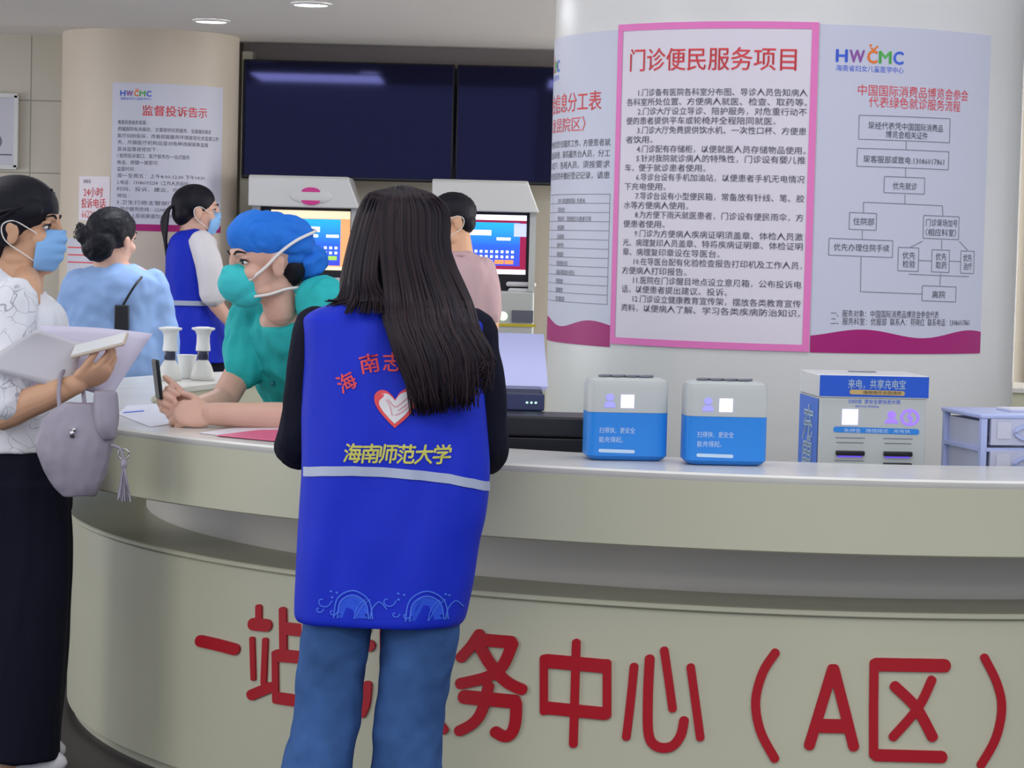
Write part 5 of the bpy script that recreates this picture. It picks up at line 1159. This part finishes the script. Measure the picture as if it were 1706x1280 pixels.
# man at the right-hand kiosk
D5 = 11.3; q0 = P(780, 500, D5); t = person('man in dusty pink polo shirt with short black hair facing the right kiosk', q0.x, D5)
H = Head(P(750, 369, D5), (-.92, -.34, -.06), k=1.06)
mb = MB(); H.skull(mb); mb.rings(px_rings([(420, 762, 18, .06), (440, 772, 42, .10), (480, 778, 44, .12), (560, 778, 40, .11), (640, 778, 44, .13)], D5)); mb.tube([H.p(0, -.03, -.06), P(768, 440, D5)], [.058, .064], 14, 1)
arm(mb, [(808, 466, D5-.05), (815, 520, D5-.06), (812, 556, D5-.02), (776, 530, D5+.2)], [.040, .042, .040, .03]); hand(mb, P(776, 530, D5+.2), (-.6, .8, .1), (.4, .3, .8), (-.6, -.4, .3), curl=(15, 20, 15))
arm(mb, [(740, 460, D5+.08), (730, 530, D5+.1), (745, 535, D5+.3)], [.05, .044, .03]); hand(mb, P(745, 535, D5+.3), (.1, 1, .1), (0, 0, 1), (.8, 0, 0), curl=(15, 20, 15))
for dd in (-.09, .09): mb.tube([P(778, 630, D5+dd), P(778, 760, D5+dd), P(778, 850, D5+dd)], [.08, .055, .04], 12, 4)
obj('body', mb, M_skin2, t, voxel=0.006); H.eyes(t); surgical_mask(H, t, M_cotton)
mb = MB(); H.e(mb, (0, -.020, .046), (.081, .098, .078), 26, tilt=0.16); H.e(mb, (0, -.062, -.002), (.070, .048, .056))
obj('hair', mb, M_hairk, t, voxel=0.005, disp=lambda co, n: .002*noise.noise(co*90))
mb = MB(); mb.rings(px_rings([(418, 764, 20, .065), (430, 768, 38, .10), (448, 776, 50, .125), (490, 780, 50, .13), (560, 780, 48, .13), (610, 780, 50, .14)], D5)); mb.tube([P(806, 448, D5-.04), P(814, 490, D5-.06), P(815, 524, D5-.06)], [.055, .060, .058], 16, 4); mb.tube([P(742, 452, D5+.08), P(730, 520, D5+.1)], [.055, .058], 14, 1)
po = obj('polo_shirt', mb, M_pinkcloth, t, voxel=0.007, disp=folds(.006))
mb = MB(); mb.tube([P(748, 428, D5-.03)+V((0, 0, 0)), P(766, 424, D5-.085), P(786, 428, D5-.05)], .012, 8, 4); obj('collar', mb, M_pinkcloth, po)
mb = MB(); mb.rings(px_rings([(600, 780, 48, .135), (650, 780, 47, .135)], D5))
for dd in (-.09, .09): mb.tube([P(779, 640, D5+dd), P(779, 760, D5+dd), P(778, 868, D5+dd)], [.10, .08, .07], 14, 4)
obj('trousers', mb, M_trouser, t, voxel=0.008)
f = P(778, 880, D5)
for dd in (-.09, .09): obj('shoe', MB().ell((f.x-.04, D5+dd, .045), (.125, .045, .045)), M_black, t)
# woman in light blue, back turned
D6 = 9.8; q0 = P(192, 520, D6); t = person('woman in light blue shirt with pinned-up black hair, back turned beyond the worktop', q0.x, D6)
H = Head(P(190, 400, D6), (.55, .80, -.10), (.05, 0, 1))
mb = MB(); H.skull(mb); mb.rings(px_rings([(440, 198, 24, .06), (458, 194, 62, .09), (500, 192, 70, .11), (580, 192, 62, .11), (680, 194, 72, .13), (720, 194, 70, .13)], D6)); mb.tube([H.p(0, -.03, -.06), P(196, 470, D6)], [.056, .062], 14, 1)
arm(mb, [(256, 488, D6), (272, 560, D6-.02), (268, 620, D6+.05), (250, 600, D6+.28)], [.038, .04, .038, .026]); hand(mb, P(250, 600, D6+.28), (-.4, .9, .1), (.4, .3, .8), (-.6, -.3, .3), curl=(20, 25, 20))
arm(mb, [(128, 488, D6), (114, 560, D6), (116, 620, D6+.05), (140, 600, D6+.28)], [.038, .04, .038, .026]); hand(mb, P(140, 600, D6+.28), (.4, .9, .1), (-.4, .3, .8), (.6, -.3, .3), curl=(20, 25, 20))
for dx in (-38, 38): mb.tube([P(194+dx, 700, D6), P(194+dx, 870, D6), P(194+dx, 1000, D6)], [.08, .055, .04], 12, 4)
obj('body', mb, M_skin, t, voxel=0.006); H.eyes(t)
mb = MB(); H.e(mb, (0, -.026, .040), (.088, .106, .086), 26, tilt=0.22); H.e(mb, (0, -.085, -.02), (.078, .052, .075)); H.e(mb, (-.045, -.115, .0), (.038, .034, .036))
hc = obj('hair', mb, M_hairk, t, voxel=0.006, disp=lambda co, n: .005*noise.noise(co*28)+.003*noise.noise(co*70)); paths = []
for i in range(46): paths.append(([H.p(-.06, -.10, .02+random.uniform(-.02, .02)), H.p(-.10, -.09+random.uniform(-.01, .01), .02+random.uniform(-.03, .03)), H.p(-.135+random.uniform(-.015, .02), -.06+random.uniform(-.02, .02), .015+random.uniform(-.03, .03))], random.uniform(.6, 1.1)))
strands('loose_strands', paths, M_hairdark, hc, 0.005)
mb = MB(); mb.rings(px_rings([(440, 198, 26, .07), (452, 195, 54, .10), (470, 192, 78, .125), (520, 192, 80, .135), (580, 192, 82, .14), (640, 194, 84, .145), (690, 194, 82, .145)], D6))
for el in ([(254, 472, 0), (268, 520, -.01), (276, 590, -.01), (272, 625, .03)], [(130, 472, 0), (117, 520, 0), (112, 590, 0), (116, 622, .03)]): mb.tube([P(x, y, D6+dd) for x, y, dd in el], [.056, .058, .056, .052], 16, 4)
obj('shirt', mb, M_lightblue, t, voxel=0.0065, disp=folds(.010, (12, 12, 9)))
mb = MB(); mb.rings(px_rings([(670, 194, 74, .135), (720, 194, 74, .135)], D6))
for dx in (-38, 38): mb.tube([P(194+dx, 710, D6), P(194+dx, 870, D6), P(194+dx, 998, D6)], [.095, .08, .072], 14, 4)
obj('jeans', mb, M_denim, t, voxel=0.008)
for dx in (-38, 38):
    f = P(194+dx, 1020, D6); obj('shoe', MB().ell((f.x, D6+.03, .05), (.055, .150, .05)), M_cotton, t)
bq = P(203, 530, D6-.155); t2 = thing('pouch', 'small black pouch hanging on the back of the light blue shirt', 'bag', bq)
obj('body', MB().box(bq, (.055, .03, .10)), M_black, t2, bevel=0.006)
st = P(203, 515, D6-.15); mb = MB(); mb.tube([P(203, 512, D6-.16), P(222, 480, D6-.150), P(236, 462, D6-.105)], .005, 8, 4); obj('strap', mb, M_black, t2)
